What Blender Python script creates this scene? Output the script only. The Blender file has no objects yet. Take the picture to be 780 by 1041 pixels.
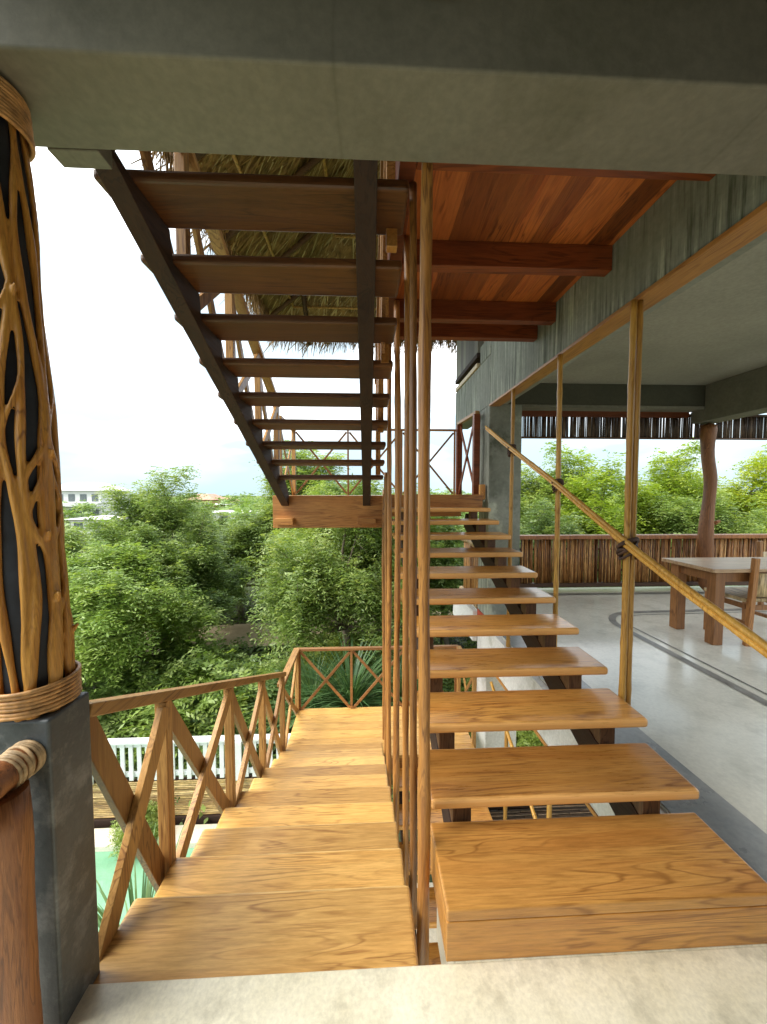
import bpy, math, random
import numpy as np
from mathutils import Vector, Matrix
R = math.radians
random.seed(7); rng = np.random.default_rng(7)
sc = bpy.context.scene
col = sc.collection

# ------------------------------------------------------------------ camera, world, sun, exposure
cam = bpy.data.cameras.new('camera'); co = bpy.data.objects.new('camera', cam); col.objects.link(co)
co.location = (0, 0, 1.5); co.rotation_euler = (R(90 - 2.8), 0, R(-2.57))
cam.sensor_fit = 'HORIZONTAL'; cam.sensor_width = 36; cam.lens = 36 * 378 / 780
cam.clip_start = 0.02; cam.clip_end = 3000
sc.camera = co

SUN_EL, SUN_AZ = 52, 255          # azimuth measured clockwise from +Y: the sun stands to the left, a little behind the camera
EXPOSURE = 2.02
w = bpy.data.worlds.new('World'); sc.world = w; w.use_nodes = True
nt = w.node_tree; nt.nodes.clear()
def wn(t, **k):
    n = nt.nodes.new(t)
    for a, b in k.items(): setattr(n, a, b)
    return n
sky = wn('ShaderNodeTexSky', sky_type='NISHITA', sun_disc=False, sun_elevation=R(SUN_EL), sun_rotation=R(SUN_AZ))
sky.air_density = 1.0; sky.dust_density = 2.0; sky.ozone_density = 1.0
tc = wn('ShaderNodeTexCoord'); mp = wn('ShaderNodeMapping'); mp.inputs['Scale'].default_value = (1.6, 1.6, 5.0); mp.inputs['Location'].default_value = (.35, .1, .2)
ns = wn('ShaderNodeTexNoise'); ns.inputs['Scale'].default_value = 1.5; ns.inputs['Detail'].default_value = 5; ns.inputs['Roughness'].default_value = .5
cr = wn('ShaderNodeValToRGB'); cr.color_ramp.elements[0].position = .45; cr.color_ramp.elements[1].position = .60
cr.color_ramp.elements[0].color = (.12, .12, .12, 1)
hz = wn('ShaderNodeSeparateXYZ'); hr = wn('ShaderNodeMapRange', interpolation_type='SMOOTHSTEP'); hr.inputs['From Min'].default_value = .03; hr.inputs['From Max'].default_value = .27; hr.inputs['To Min'].default_value = .06
hm = wn('ShaderNodeMath', operation='MULTIPLY'); thin = wn('ShaderNodeMix', data_type='RGBA'); thin.inputs['Factor'].default_value = .92; thin.inputs['B'].default_value = (1.85, 2.5, 2.85, 1)
mx = wn('ShaderNodeMix', data_type='RGBA'); mx.inputs['B'].default_value = (8.6, 8.7, 8.8, 1)
bg = wn('ShaderNodeBackground'); bg.inputs['Strength'].default_value = .1
wo = wn('ShaderNodeOutputWorld')
L = nt.links.new
L(tc.outputs['Generated'], mp.inputs['Vector']); L(mp.outputs['Vector'], ns.inputs['Vector']); L(ns.outputs['Fac'], cr.inputs['Fac'])
L(tc.outputs['Generated'], hz.inputs[0]); L(hz.outputs['Z'], hr.inputs['Value']); L(hr.outputs[0], hm.inputs[0]); L(cr.outputs['Color'], hm.inputs[1])
L(hm.outputs[0], mx.inputs['Factor']); L(sky.outputs['Color'], thin.inputs['A']); L(thin.outputs['Result'], mx.inputs['A']); L(mx.outputs['Result'], bg.inputs['Color'])
L(bg.outputs['Background'], wo.inputs['Surface'])

sl = bpy.data.lights.new('sun', 'SUN'); sl.energy = 1.5; sl.angle = R(45); sl.color = (1, .95, .86)
so = bpy.data.objects.new('sun', sl); col.objects.link(so)
az, el = R(SUN_AZ), R(SUN_EL)
d = Vector((math.sin(az) * math.cos(el), math.cos(az) * math.cos(el), math.sin(el)))
so.rotation_euler = d.to_track_quat('Z', 'Y').to_euler(); so.location = d * 40

sc.view_settings.view_transform = 'Standard'; sc.view_settings.look = 'None'
sc.view_settings.exposure = EXPOSURE; sc.view_settings.gamma = 1; sc.view_settings.use_curve_mapping = False
sc.render.engine = 'CYCLES'
sc.cycles.use_denoising = True; sc.cycles.max_bounces = 8; sc.cycles.diffuse_bounces = 6; sc.cycles.glossy_bounces = 3
sc.cycles.transmission_bounces = 3; sc.cycles.sample_clamp_indirect = 8

# ------------------------------------------------------------------ materials
def new_mat(name):
    m = bpy.data.materials.new(name); m.use_nodes = True
    n = m.node_tree.nodes; b = n['Principled BSDF']
    return m, m.node_tree, b
def nd(t, ty, **k):
    n = t.nodes.new(ty)
    for a, v in k.items():
        if a in n.inputs: n.inputs[a].default_value = v
        else: setattr(n, a, v)
    return n
def coords(t, scale=(1, 1, 1), rand=True):
    c = nd(t, 'ShaderNodeTexCoord'); m = nd(t, 'ShaderNodeMapping'); m.inputs['Scale'].default_value = scale
    if rand:
        oi = nd(t, 'ShaderNodeObjectInfo'); mu = nd(t, 'ShaderNodeVectorMath', operation='SCALE'); mu.inputs['Scale'].default_value = 37.0
        ad = nd(t, 'ShaderNodeVectorMath', operation='ADD')
        t.links.new(oi.outputs['Color'], mu.inputs[0]); t.links.new(c.outputs['Object'], ad.inputs[0]); t.links.new(mu.outputs[0], ad.inputs[1])
        t.links.new(ad.outputs[0], m.inputs['Vector'])
    else: t.links.new(c.outputs['Object'], m.inputs['Vector'])
    return m.outputs['Vector'], c.outputs['Object']
def ramp(t, fac, stops):
    r = nd(t, 'ShaderNodeValToRGB'); e = r.color_ramp.elements
    while len(e) < len(stops): e.new(.5)
    for k, (p, c) in enumerate(stops): e[k].position = p; e[k].color = (*c, 1)
    t.links.new(fac, r.inputs['Fac']); return r.outputs['Color']
def mixc(t, f, a, b, mode='MIX'):
    m = nd(t, 'ShaderNodeMix', data_type='RGBA', blend_type=mode)
    for s, v in (('Factor', f), ('A', a), ('B', b)):
        if hasattr(v, 'links') or hasattr(v, 'is_linked'): t.links.new(v, m.inputs[s])
        elif isinstance(v, (int, float)): m.inputs[s].default_value = v
        else: m.inputs[s].default_value = (*v, 1)
    return m.outputs['Result']
def bump(t, b, h, strength, dist=.01):
    bp = nd(t, 'ShaderNodeBump', Strength=strength, Distance=dist); t.links.new(h, bp.inputs['Height']); t.links.new(bp.outputs['Normal'], b.inputs['Normal'])

def wood(name, light, mid, dark, axis='x', rough=.4, plank=None, coat=0.0, knots=True, scale=1.0, bumpy=.15, worn=None):
    m, t, b = new_mat(name)
    st = {'x': (.55, 7, 7), 'y': (7, .55, 7), 'z': (7, 7, .55)}[axis]
    v, raw = coords(t, tuple(s * scale for s in st))
    n1 = nd(t, 'ShaderNodeTexNoise', Scale=1.6, Detail=3.0, Roughness=.5, Distortion=.9); t.links.new(v, n1.inputs['Vector'])
    # growth rings: a sine of the stretched noise field gives cathedral grain
    mu = nd(t, 'ShaderNodeMath', operation='MULTIPLY'); mu.inputs[1].default_value = 58; t.links.new(n1.outputs['Fac'], mu.inputs[0])
    sn = nd(t, 'ShaderNodeMath', operation='SINE'); t.links.new(mu.outputs[0], sn.inputs[0])
    rg = nd(t, 'ShaderNodeMapRange'); rg.inputs['From Min'].default_value = -1; t.links.new(sn.outputs[0], rg.inputs['Value'])
    n2 = nd(t, 'ShaderNodeTexNoise', Scale=15.0, Detail=4.0, Roughness=.7); t.links.new(v, n2.inputs['Vector'])
    n3 = nd(t, 'ShaderNodeTexNoise', Scale=2.2 , Detail=2.0); t.links.new(raw, n3.inputs['Vector'])
    c = ramp(t, n1.outputs['Fac'], [(.3, mid), (.55, light), (.72, mid)])
    g = mixc(t, .0, light, dark)
    pw = nd(t, 'ShaderNodeMath', operation='POWER'); pw.inputs[1].default_value = 5; t.links.new(rg.outputs[0], pw.inputs[0])
    sc_ = nd(t, 'ShaderNodeMath', operation='MULTIPLY'); sc_.inputs[1].default_value = .75; t.links.new(pw.outputs[0], sc_.inputs[0])
    nm = nd(t, 'ShaderNodeTexNoise', Scale=2.6, Detail=1.0); t.links.new(raw, nm.inputs['Vector'])
    mk = nd(t, 'ShaderNodeMapRange'); mk.inputs['From Min'].default_value = .42; mk.inputs['From Max'].default_value = .6; mk.inputs['To Min'].default_value = .25; mk.inputs['To Max'].default_value = 1; t.links.new(nm.outputs['Fac'], mk.inputs['Value'])
    m2 = nd(t, 'ShaderNodeMath', operation='MULTIPLY'); t.links.new(sc_.outputs[0], m2.inputs[0]); t.links.new(mk.outputs[0], m2.inputs[1])
    c = mixc(t, m2.outputs[0], c, dark)
    f2 = ramp(t, n2.outputs['Fac'], [(.35, (.72, .68, .62)), (.62, (1.08, 1.08, 1.08))])
    c = mixc(t, .75, c, f2, 'MULTIPLY')
    f3 = ramp(t, n3.outputs['Fac'], [(.3, (.72, .66, .6)), (.65, (1.12, 1.1, 1.06))])
    c = mixc(t, .4, c, f3, 'MULTIPLY')
    if knots:
        vo = nd(t, 'ShaderNodeTexVoronoi', Scale=1.5); t.links.new(raw, vo.inputs['Vector'])
        kk = ramp(t, vo.outputs['Distance'], [(.012, (.8, .8, .8)), (.035, (0, 0, 0))])
        c = mixc(t, kk, c, tuple(x * .35 for x in dark))
    oi = nd(t, 'ShaderNodeObjectInfo')
    oc = nd(t, 'ShaderNodeSeparateColor'); t.links.new(oi.outputs['Color'], oc.inputs[0])
    c = mixc(t, .85, c, ramp(t, oc.outputs[0], [(0, (.62, .56, .50)), (.5, (.95, .95, .95)), (1, (1.22, 1.18, 1.06))]), 'MULTIPLY')
    if worn:      # pale worn edge along both long sides of a board
        sp = nd(t, 'ShaderNodeSeparateXYZ'); t.links.new(raw, sp.inputs[0]); ab = nd(t, 'ShaderNodeMath', operation='ABSOLUTE'); t.links.new(sp.outputs[1], ab.inputs[0])
        wn_ = nd(t, 'ShaderNodeMath', operation='MULTIPLY_ADD'); wn_.inputs[1].default_value = .02; t.links.new(n2.outputs['Fac'], wn_.inputs[0]); t.links.new(ab.outputs[0], wn_.inputs[2])
        mr = nd(t, 'ShaderNodeMapRange'); mr.inputs['From Min'].default_value = worn; mr.inputs['From Max'].default_value = worn + .012; t.links.new(wn_.outputs[0], mr.inputs['Value'])
        wm = nd(t, 'ShaderNodeMath', operation='MULTIPLY'); wm.inputs[1].default_value = .8; t.links.new(mr.outputs[0], wm.inputs[0])
        c = mixc(t, wm.outputs[0], c, tuple(min(1, x * 1.45 + .06) for x in light))
    if plank:
        ax, wd = plank
        sp = nd(t, 'ShaderNodeSeparateXYZ'); t.links.new(raw, sp.inputs[0])
        dv = nd(t, 'ShaderNodeMath', operation='DIVIDE'); dv.inputs[1].default_value = wd; t.links.new(sp.outputs[ax], dv.inputs[0])
        fl = nd(t, 'ShaderNodeMath', operation='FLOOR'); t.links.new(dv.outputs[0], fl.inputs[0])
        wh = nd(t, 'ShaderNodeTexWhiteNoise', noise_dimensions='1D'); t.links.new(fl.outputs[0], wh.inputs['W'])
        c = mixc(t, .9, c, ramp(t, wh.outputs['Value'], [(0, (.32, .28, .25)), (.3, (.85, .8, .75)), (1, (1.2, 1.15, 1.0))]), 'MULTIPLY')
    t.links.new(c, b.inputs['Base Color'])
    rr = nd(t, 'ShaderNodeMapRange'); rr.inputs['To Min'].default_value = rough * .75; rr.inputs['To Max'].default_value = rough * 1.35; t.links.new(n2.outputs['Fac'], rr.inputs['Value'])
    t.links.new(rr.outputs[0], b.inputs['Roughness'])
    b.inputs['Coat Weight'].default_value = coat; b.inputs['Coat Roughness'].default_value = .25
    bump(t, b, n2.outputs['Fac'], bumpy, .004)
    return m

def concrete(name, c1, c2, rough=.75, streak=0.0, stain=None, scale=1.0, bumpy=.25, grit=.5, seams=False):
    m, t, b = new_mat(name)
    v, raw = coords(t, (scale,) * 3, rand=False)
    n1 = nd(t, 'ShaderNodeTexNoise', Scale=1.3, Detail=8.0, Roughness=.62); t.links.new(v, n1.inputs['Vector'])
    n2 = nd(t, 'ShaderNodeTexNoise', Scale=34.0, Detail=4.0, Roughness=.6); t.links.new(v, n2.inputs['Vector'])
    c = ramp(t, n1.outputs['Fac'], [(.3, c1), (.68, c2)])
    c = mixc(t, grit, c, ramp(t, n2.outputs['Fac'], [(.35, (.78, .78, .78)), (.65, (1.1, 1.1, 1.1))]), 'MULTIPLY')
    if streak:
        sv, _ = coords(t, (1, 17, .9), rand=False)
        n3 = nd(t, 'ShaderNodeTexNoise', Scale=1.8, Detail=5.0, Roughness=.65); t.links.new(sv, n3.inputs['Vector'])
        s1 = ramp(t, n3.outputs['Fac'], [(.38, (.34, .36, .30)), (.48, (.9, .9, .9)), (.56, (1.0, 1.0, .98)), (.64, (1.75, 1.75, 1.65))])
        n5 = nd(t, 'ShaderNodeTexNoise', Scale=2.4, Detail=3.0); t.links.new(v, n5.inputs['Vector'])
        sm_ = nd(t, 'ShaderNodeMapRange'); sm_.inputs['From Min'].default_value = .28; sm_.inputs['From Max'].default_value = .52; sm_.inputs['To Max'].default_value = streak; t.links.new(n5.outputs['Fac'], sm_.inputs['Value'])
        ge = nd(t, 'ShaderNodeNewGeometry'); gs = nd(t, 'ShaderNodeSeparateXYZ'); t.links.new(ge.outputs['Normal'], gs.inputs[0])
        gm = nd(t, 'ShaderNodeMath', operation='LESS_THAN'); ga = nd(t, 'ShaderNodeMath', operation='ABSOLUTE'); t.links.new(gs.outputs[2], ga.inputs[0]); t.links.new(ga.outputs[0], gm.inputs[0]); gm.inputs[1].default_value = .5
        gf = nd(t, 'ShaderNodeMath', operation='MULTIPLY'); t.links.new(gm.outputs[0], gf.inputs[0]); t.links.new(sm_.outputs[0], gf.inputs[1])
        c = mixc(t, gf.outputs[0], c, s1, 'MULTIPLY')
    if stain:
        n4 = nd(t, 'ShaderNodeTexNoise', Scale=3.2, Detail=7.0, Roughness=.7); t.links.new(v, n4.inputs['Vector'])
        c = mixc(t, ramp(t, n4.outputs['Fac'], [(.5, (0, 0, 0)), (.7, (.75, .75, .75))]), c, stain)
    if seams:
        sp = nd(t, 'ShaderNodeSeparateXYZ'); nz = nd(t, 'ShaderNodeTexNoise', Scale=2.0, Detail=2.0); t.links.new(v, nz.inputs['Vector']); t.links.new(raw, sp.inputs[0])
        ma = nd(t, 'ShaderNodeMath', operation='MULTIPLY_ADD'); ma.inputs[1].default_value = .03; t.links.new(nz.outputs['Fac'], ma.inputs[0]); t.links.new(sp.outputs[0], ma.inputs[2])
        pg = nd(t, 'ShaderNodeMath', operation='PINGPONG'); pg.inputs[1].default_value = .61; t.links.new(ma.outputs[0], pg.inputs[0])
        c = mixc(t, .8, c, ramp(t, pg.outputs[0], [(.0, (.80, .80, .78)), (.006, (.93, .93, .92)), (.010, (1, 1, 1))]), 'MULTIPLY')
        n6 = nd(t, 'ShaderNodeTexNoise', Scale=.9, Detail=9.0, Roughness=.7); t.links.new(v, n6.inputs['Vector'])
        c = mixc(t, .9, c, ramp(t, n6.outputs['Fac'], [(.38, (.74, .75, .70)), (.5, (1, 1, 1)), (.66, (1.12, 1.12, 1.1))]), 'MULTIPLY')
    t.links.new(c, b.inputs['Base Color'])
    rr = nd(t, 'ShaderNodeMapRange'); rr.inputs['To Min'].default_value = rough * .7; rr.inputs['To Max'].default_value = min(1, rough * 1.3); t.links.new(n1.outputs['Fac'], rr.inputs['Value'])
    t.links.new(rr.outputs[0], b.inputs['Roughness'])
    bump(t, b, n2.outputs['Fac'], bumpy, .004)
    return m

def plain(name, c, rough=.6, var=.25, scale=8, metal=0):
    m, t, b = new_mat(name)
    v, raw = coords(t, (scale,) * 3)
    n1 = nd(t, 'ShaderNodeTexNoise', Scale=1.0, Detail=5.0, Roughness=.6); t.links.new(v, n1.inputs['Vector'])
    lo = tuple(x * (1 - var) for x in c); hi = tuple(min(1, x * (1 + var)) for x in c)
    t.links.new(ramp(t, n1.outputs['Fac'], [(.35, lo), (.65, hi)]), b.inputs['Base Color'])
    b.inputs['Roughness'].default_value = rough; b.inputs['Metallic'].default_value = metal
    bump(t, b, n1.outputs['Fac'], .2, .005)
    return m

def canes(name, c1, c2, c3, axis, width, rough=.45):
    """a wall of thin sticks: each stick gets its own tone, with darker joints along it"""
    m, t, b = new_mat(name)
    v, raw = coords(t, (1, 1, 1), rand=False)
    sp = nd(t, 'ShaderNodeSeparateXYZ'); t.links.new(raw, sp.inputs[0])
    dv = nd(t, 'ShaderNodeMath', operation='DIVIDE'); dv.inputs[1].default_value = width; t.links.new(sp.outputs[axis], dv.inputs[0])
    fl = nd(t, 'ShaderNodeMath', operation='FLOOR'); t.links.new(dv.outputs[0], fl.inputs[0])
    wh = nd(t, 'ShaderNodeTexWhiteNoise', noise_dimensions='1D'); t.links.new(fl.outputs[0], wh.inputs['W'])
    c = ramp(t, wh.outputs['Value'], [(0, c1), (.55, c2), (1, c3)])
    st = [8, 8, 8]; st[axis] = 60
    sv, _ = coords(t, tuple(st), rand=False)
    n = nd(t, 'ShaderNodeTexNoise', Scale=1.0, Detail=4.0, Roughness=.7); t.links.new(sv, n.inputs['Vector'])
    c = mixc(t, .8, c, ramp(t, n.outputs['Fac'], [(.36, (.34, .28, .24)), (.6, (1.25, 1.2, 1.15))]), 'MULTIPLY')
    t.links.new(c, b.inputs['Base Color']); b.inputs['Roughness'].default_value = rough
    return m

def leaf(name, a, bcol, c, trans=.35):
    m, t, b = new_mat(name)
    at = nd(t, 'ShaderNodeAttribute', attribute_name='tint')
    colr = ramp(t, at.outputs['Fac'], [(0, a), (.5, bcol), (1, c)])
    oi = nd(t, 'ShaderNodeObjectInfo')
    colr = mixc(t, .7, colr, ramp(t, oi.outputs['Random'], [(0, (.8, .9, .9)), (.5, (1, 1, 1)), (1, (1.15, 1.08, .8))]), 'MULTIPLY')
    t.links.new(colr, b.inputs['Base Color']); b.inputs['Roughness'].default_value = .42; b.inputs['Specular IOR Level'].default_value = .5
    tr = nd(t, 'ShaderNodeBsdfTranslucent'); t.links.new(mixc(t, 1.0, colr, (1.25, 1.2, .6), 'MULTIPLY'), tr.inputs['Color'])
    ms = nd(t, 'ShaderNodeMixShader', Fac=trans); out = [n for n in t.nodes if n.type == 'OUTPUT_MATERIAL'][0]
    t.links.new(b.outputs[0], ms.inputs[1]); t.links.new(tr.outputs[0], ms.inputs[2]); t.links.new(ms.outputs[0], out.inputs['Surface'])
    return m

HL, HM, HD = (.60, .305, .076), (.52, .235, .054), (.27, .105, .022)
M = {}
M['honey'] = wood('honey wood tread', HL, HM, HD, 'x', .28, coat=.4, worn=.145)
M['pale'] = wood('weathered pale tread', (.74, .46, .155), (.66, .38, .115), (.36, .17, .05), 'x', .34, coat=.25, worn=.145)
M['deck_pale'] = wood('weathered pale deck', (.74, .46, .155), (.66, .38, .115), (.36, .17, .05), 'x', .36, coat=.2)
M['deck'] = wood('honey wood deck', HL, HM, HD, 'x', .3, coat=.3)
M['shaded'] = wood('shade darkened tread', (.15, .062, .019), (.105, .04, .012), (.05, .02, .008), 'x', .42, knots=False)  # copy of the tread wood with the upper flight's shade in its colour
M['honey_y'] = wood('honey wood rail', (.52, .30, .10), (.42, .215, .07), (.16, .062, .02), 'y', .42)
M['honey_z'] = wood('honey wood post', (.52, .30, .10), (.42, .215, .07), (.16, .062, .02), 'z', .42)
M['rail_x'] = wood('rail wood', (.42, .22, .085), (.33, .16, .06), (.15, .06, .025), 'x', .45)
M['pole'] = wood('round pole wood', (.46, .225, .062), (.32, .14, .038), (.11, .04, .013), 'z', .38, coat=.2, scale=1.3)
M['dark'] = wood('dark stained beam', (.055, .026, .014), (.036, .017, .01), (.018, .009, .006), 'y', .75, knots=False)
M['dark_block'] = wood('brown bracket wood', (.17, .09, .045), (.11, .055, .028), (.05, .025, .014), 'z', .5, scale=2)
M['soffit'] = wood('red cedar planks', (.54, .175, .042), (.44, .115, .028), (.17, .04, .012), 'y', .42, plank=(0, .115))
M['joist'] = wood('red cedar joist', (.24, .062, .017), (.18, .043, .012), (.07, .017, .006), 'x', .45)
M['trim'] = wood('orange timber trim', (.58, .30, .08), (.50, .22, .05), (.26, .10, .02), 'y', .42)
M['fascia'] = wood('fascia timber', (.50, .24, .07), (.40, .17, .045), (.18, .065, .018), 'x', .42)
M['table'] = wood('table teak', (.40, .185, .06), (.32, .135, .042), (.15, .055, .018), 'z', .4)
M['tabletop'] = wood('worn pale tabletop', (.56, .38, .23), (.46, .28, .15), (.28, .14, .07), 'x', .35)
M['concrete'] = concrete('grey olive concrete', (.165, .158, .122), (.222, .212, .166), .8, seams=True)
M['beam_shaded'] = concrete('shade darkened cement', (.05, .05, .032), (.085, .085, .058), .8)  # concrete with the far beam's shade put into the colour
M['girder'] = concrete('streaked grey concrete', (.19, .20, .16), (.33, .35, .30), .75, streak=1.0)
M['ceiling'] = concrete('ceiling plaster', (.27, .26, .2), (.36, .345, .27), .8)
M['floor'] = concrete('cream floor', (.70, .65, .47), (.86, .82, .66), .3, stain=(.44, .41, .30), scale=2.2, bumpy=.15)
M['floor_room'] = concrete('polished cement floor', (.72, .71, .62), (.84, .83, .74), .17, grit=.35, stain=(.54, .54, .47), scale=1.1, bumpy=.06)
M['band'] = concrete('grey cement band', (.24, .26, .265), (.37, .385, .385), .28, stain=(.40, .40, .38), bumpy=.08)
M['inlay'] = concrete('grey inlay', (.13, .13, .12), (.34, .335, .31), .35, scale=5)
M['inlay_line'] = concrete('dark inlay line', (.05, .05, .05), (.25, .245, .23), .4, scale=14)
M['pillar'] = concrete('slate grey cement', (.045, .055, .06), (.115, .13, .135), .45, stain=(.30, .31, .30), scale=2.2)
M['white'] = concrete('white painted render', (.66, .66, .63), (.80, .80, .78), .7, stain=(.42, .42, .36), scale=1.2)
M['red'] = plain('red painted band', (.40, .055, .02), .6)
M['white_paint'] = plain('white painted wood', (.74, .75, .74), .5, .08)
M['core'] = plain('charred core', (.017, .02, .028), .55, .5)
M['root'] = wood('twisted root wood', (.78, .41, .085), (.66, .30, .055), (.24, .085, .02), 'z', .36, coat=.15, knots=False, scale=2.0, bumpy=.4)
M['rope'] = plain('tan rattan', (.52, .28, .10), .5, .4, 30)
M['rope_pale'] = plain('pale cord', (.46, .32, .17), .6, .4, 30)
M['rope_dark'] = plain('dark lashing', (.07, .035, .02), .7, .5, 30)
M['log'] = wood('reddish log', (.40, .165, .06), (.27, .10, .038), (.09, .03, .014), 'z', .4, scale=2.2, bumpy=.4)
M['logpost'] = wood('orange log', (.36, .155, .055), (.25, .095, .034), (.11, .036, .014), 'z', .45, scale=1.4, bumpy=.4)
M['bamboo'] = wood('golden bamboo', (.68, .40, .085), (.58, .31, .055), (.32, .14, .024), 'z', .36, knots=False, coat=.15, scale=1.5)
M['reed'] = canes('brown reed wall', (.13, .05, .014), (.44, .20, .055), (.74, .46, .19), 0, .021)
M['reed_y'] = canes('brown reed side wall', (.22, .10, .03), (.42, .21, .06), (.62, .36, .14), 1, .021)
M['reed_dark'] = canes('dark reed valance', (.03, .019, .013), (.085, .05, .03), (.22, .15, .095), 0, .021)
M['cane_h'] = canes('yellow cane fence', (.26, .16, .05), (.48, .33, .12), (.62, .47, .22), 2, .028)
M['reed_h'] = canes('dark horizontal reeds', (.03, .018, .012), (.08, .045, .025), (.25, .18, .12), 2, .022)
M['thatch'] = plain('dry palm thatch', (.31, .185, .07), .8, .5, 5)
M['straw'] = plain('pale straw ribs', (.56, .42, .21), .7, .3, 5)
M['rafter'] = wood('rafter pole', (.13, .065, .03), (.09, .042, .02), (.04, .02, .01), 'x', .6, knots=False)
M['ground'] = concrete('earth and grass', (.035, .055, .018), (.10, .10, .04), .95, stain=(.17, .125, .07), scale=.35)
M['path'] = concrete('sandy path', (.46, .34, .21), (.62, .48, .32), .9)
M['coping'] = concrete('pale pool coping', (.58, .52, .40), (.72, .66, .54), .7)
M['black'] = plain('black fitting', (.012, .012, .012), .4, .2)
M['panel'] = wood('grey green board', (.25, .25, .205), (.19, .195, .16), (.10, .10, .08), 'z', .6, plank=(1, .14), knots=False)
M['pale_ply'] = plain('pale timber', (.60, .47, .27), .5, .15)
M['wicker'] = canes('woven palm seat', (.30, .20, .085), (.50, .37, .18), (.62, .50, .28), 0, .018)
M['bark'] = plain('grey bark', (.22, .18, .13), .85, .4, 6)
M['leaf1'] = leaf('feathery leaf', (.12, .19, .05), (.25, .36, .10), (.40, .48, .17), .42)
M['leaf2'] = leaf('fresh leaf', (.16, .25, .05), (.33, .44, .10), (.46, .53, .16), .42)
M['leaf3'] = leaf('dark leaf', (.08, .14, .045), (.18, .27, .085), (.29, .38, .13), .42)
M['leaf4'] = leaf('lime leaf', (.17, .26, .03), (.32, .43, .05), (.45, .52, .09), .45)
M['blade'] = leaf('blue green blade', (.05, .115, .04), (.10, .19, .07), (.19, .29, .12), .3)
M['render_white'] = plain('white house render', (.72, .72, .70), .7, .06)  # these town colours carry distance haze as a paler tone
M['render_ochre'] = plain('ochre house render', (.55, .36, .16), .7, .1)
M['roof_tile'] = plain('terracotta tiles', (.46, .27, .19), .8, .25, 3)
M['roof_pale'] = plain('pale roof sheet', (.60, .60, .58), .6, .1, 3)
M['glass_dark'] = plain('dark window', (.16, .18, .19), .15, .2)
def water_mat():
    m, t, b = new_mat('turquoise pool water')
    v, raw = coords(t, (1, 1, 1), rand=False)
    n = nd(t, 'ShaderNodeTexNoise', Scale=3.0, Detail=3.0); t.links.new(v, n.inputs['Vector'])
    t.links.new(ramp(t, n.outputs['Fac'], [(.3, (.16, .36, .22)), (.7, (.24, .44, .29))]), b.inputs['Base Color'])
    b.inputs['Roughness'].default_value = .06; n2 = nd(t, 'ShaderNodeTexNoise', Scale=14.0, Detail=3.0); t.links.new(v, n2.inputs['Vector']); bump(t, b, n2.outputs['Fac'], .25, .03)
    return m
M['water'] = water_mat()

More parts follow.
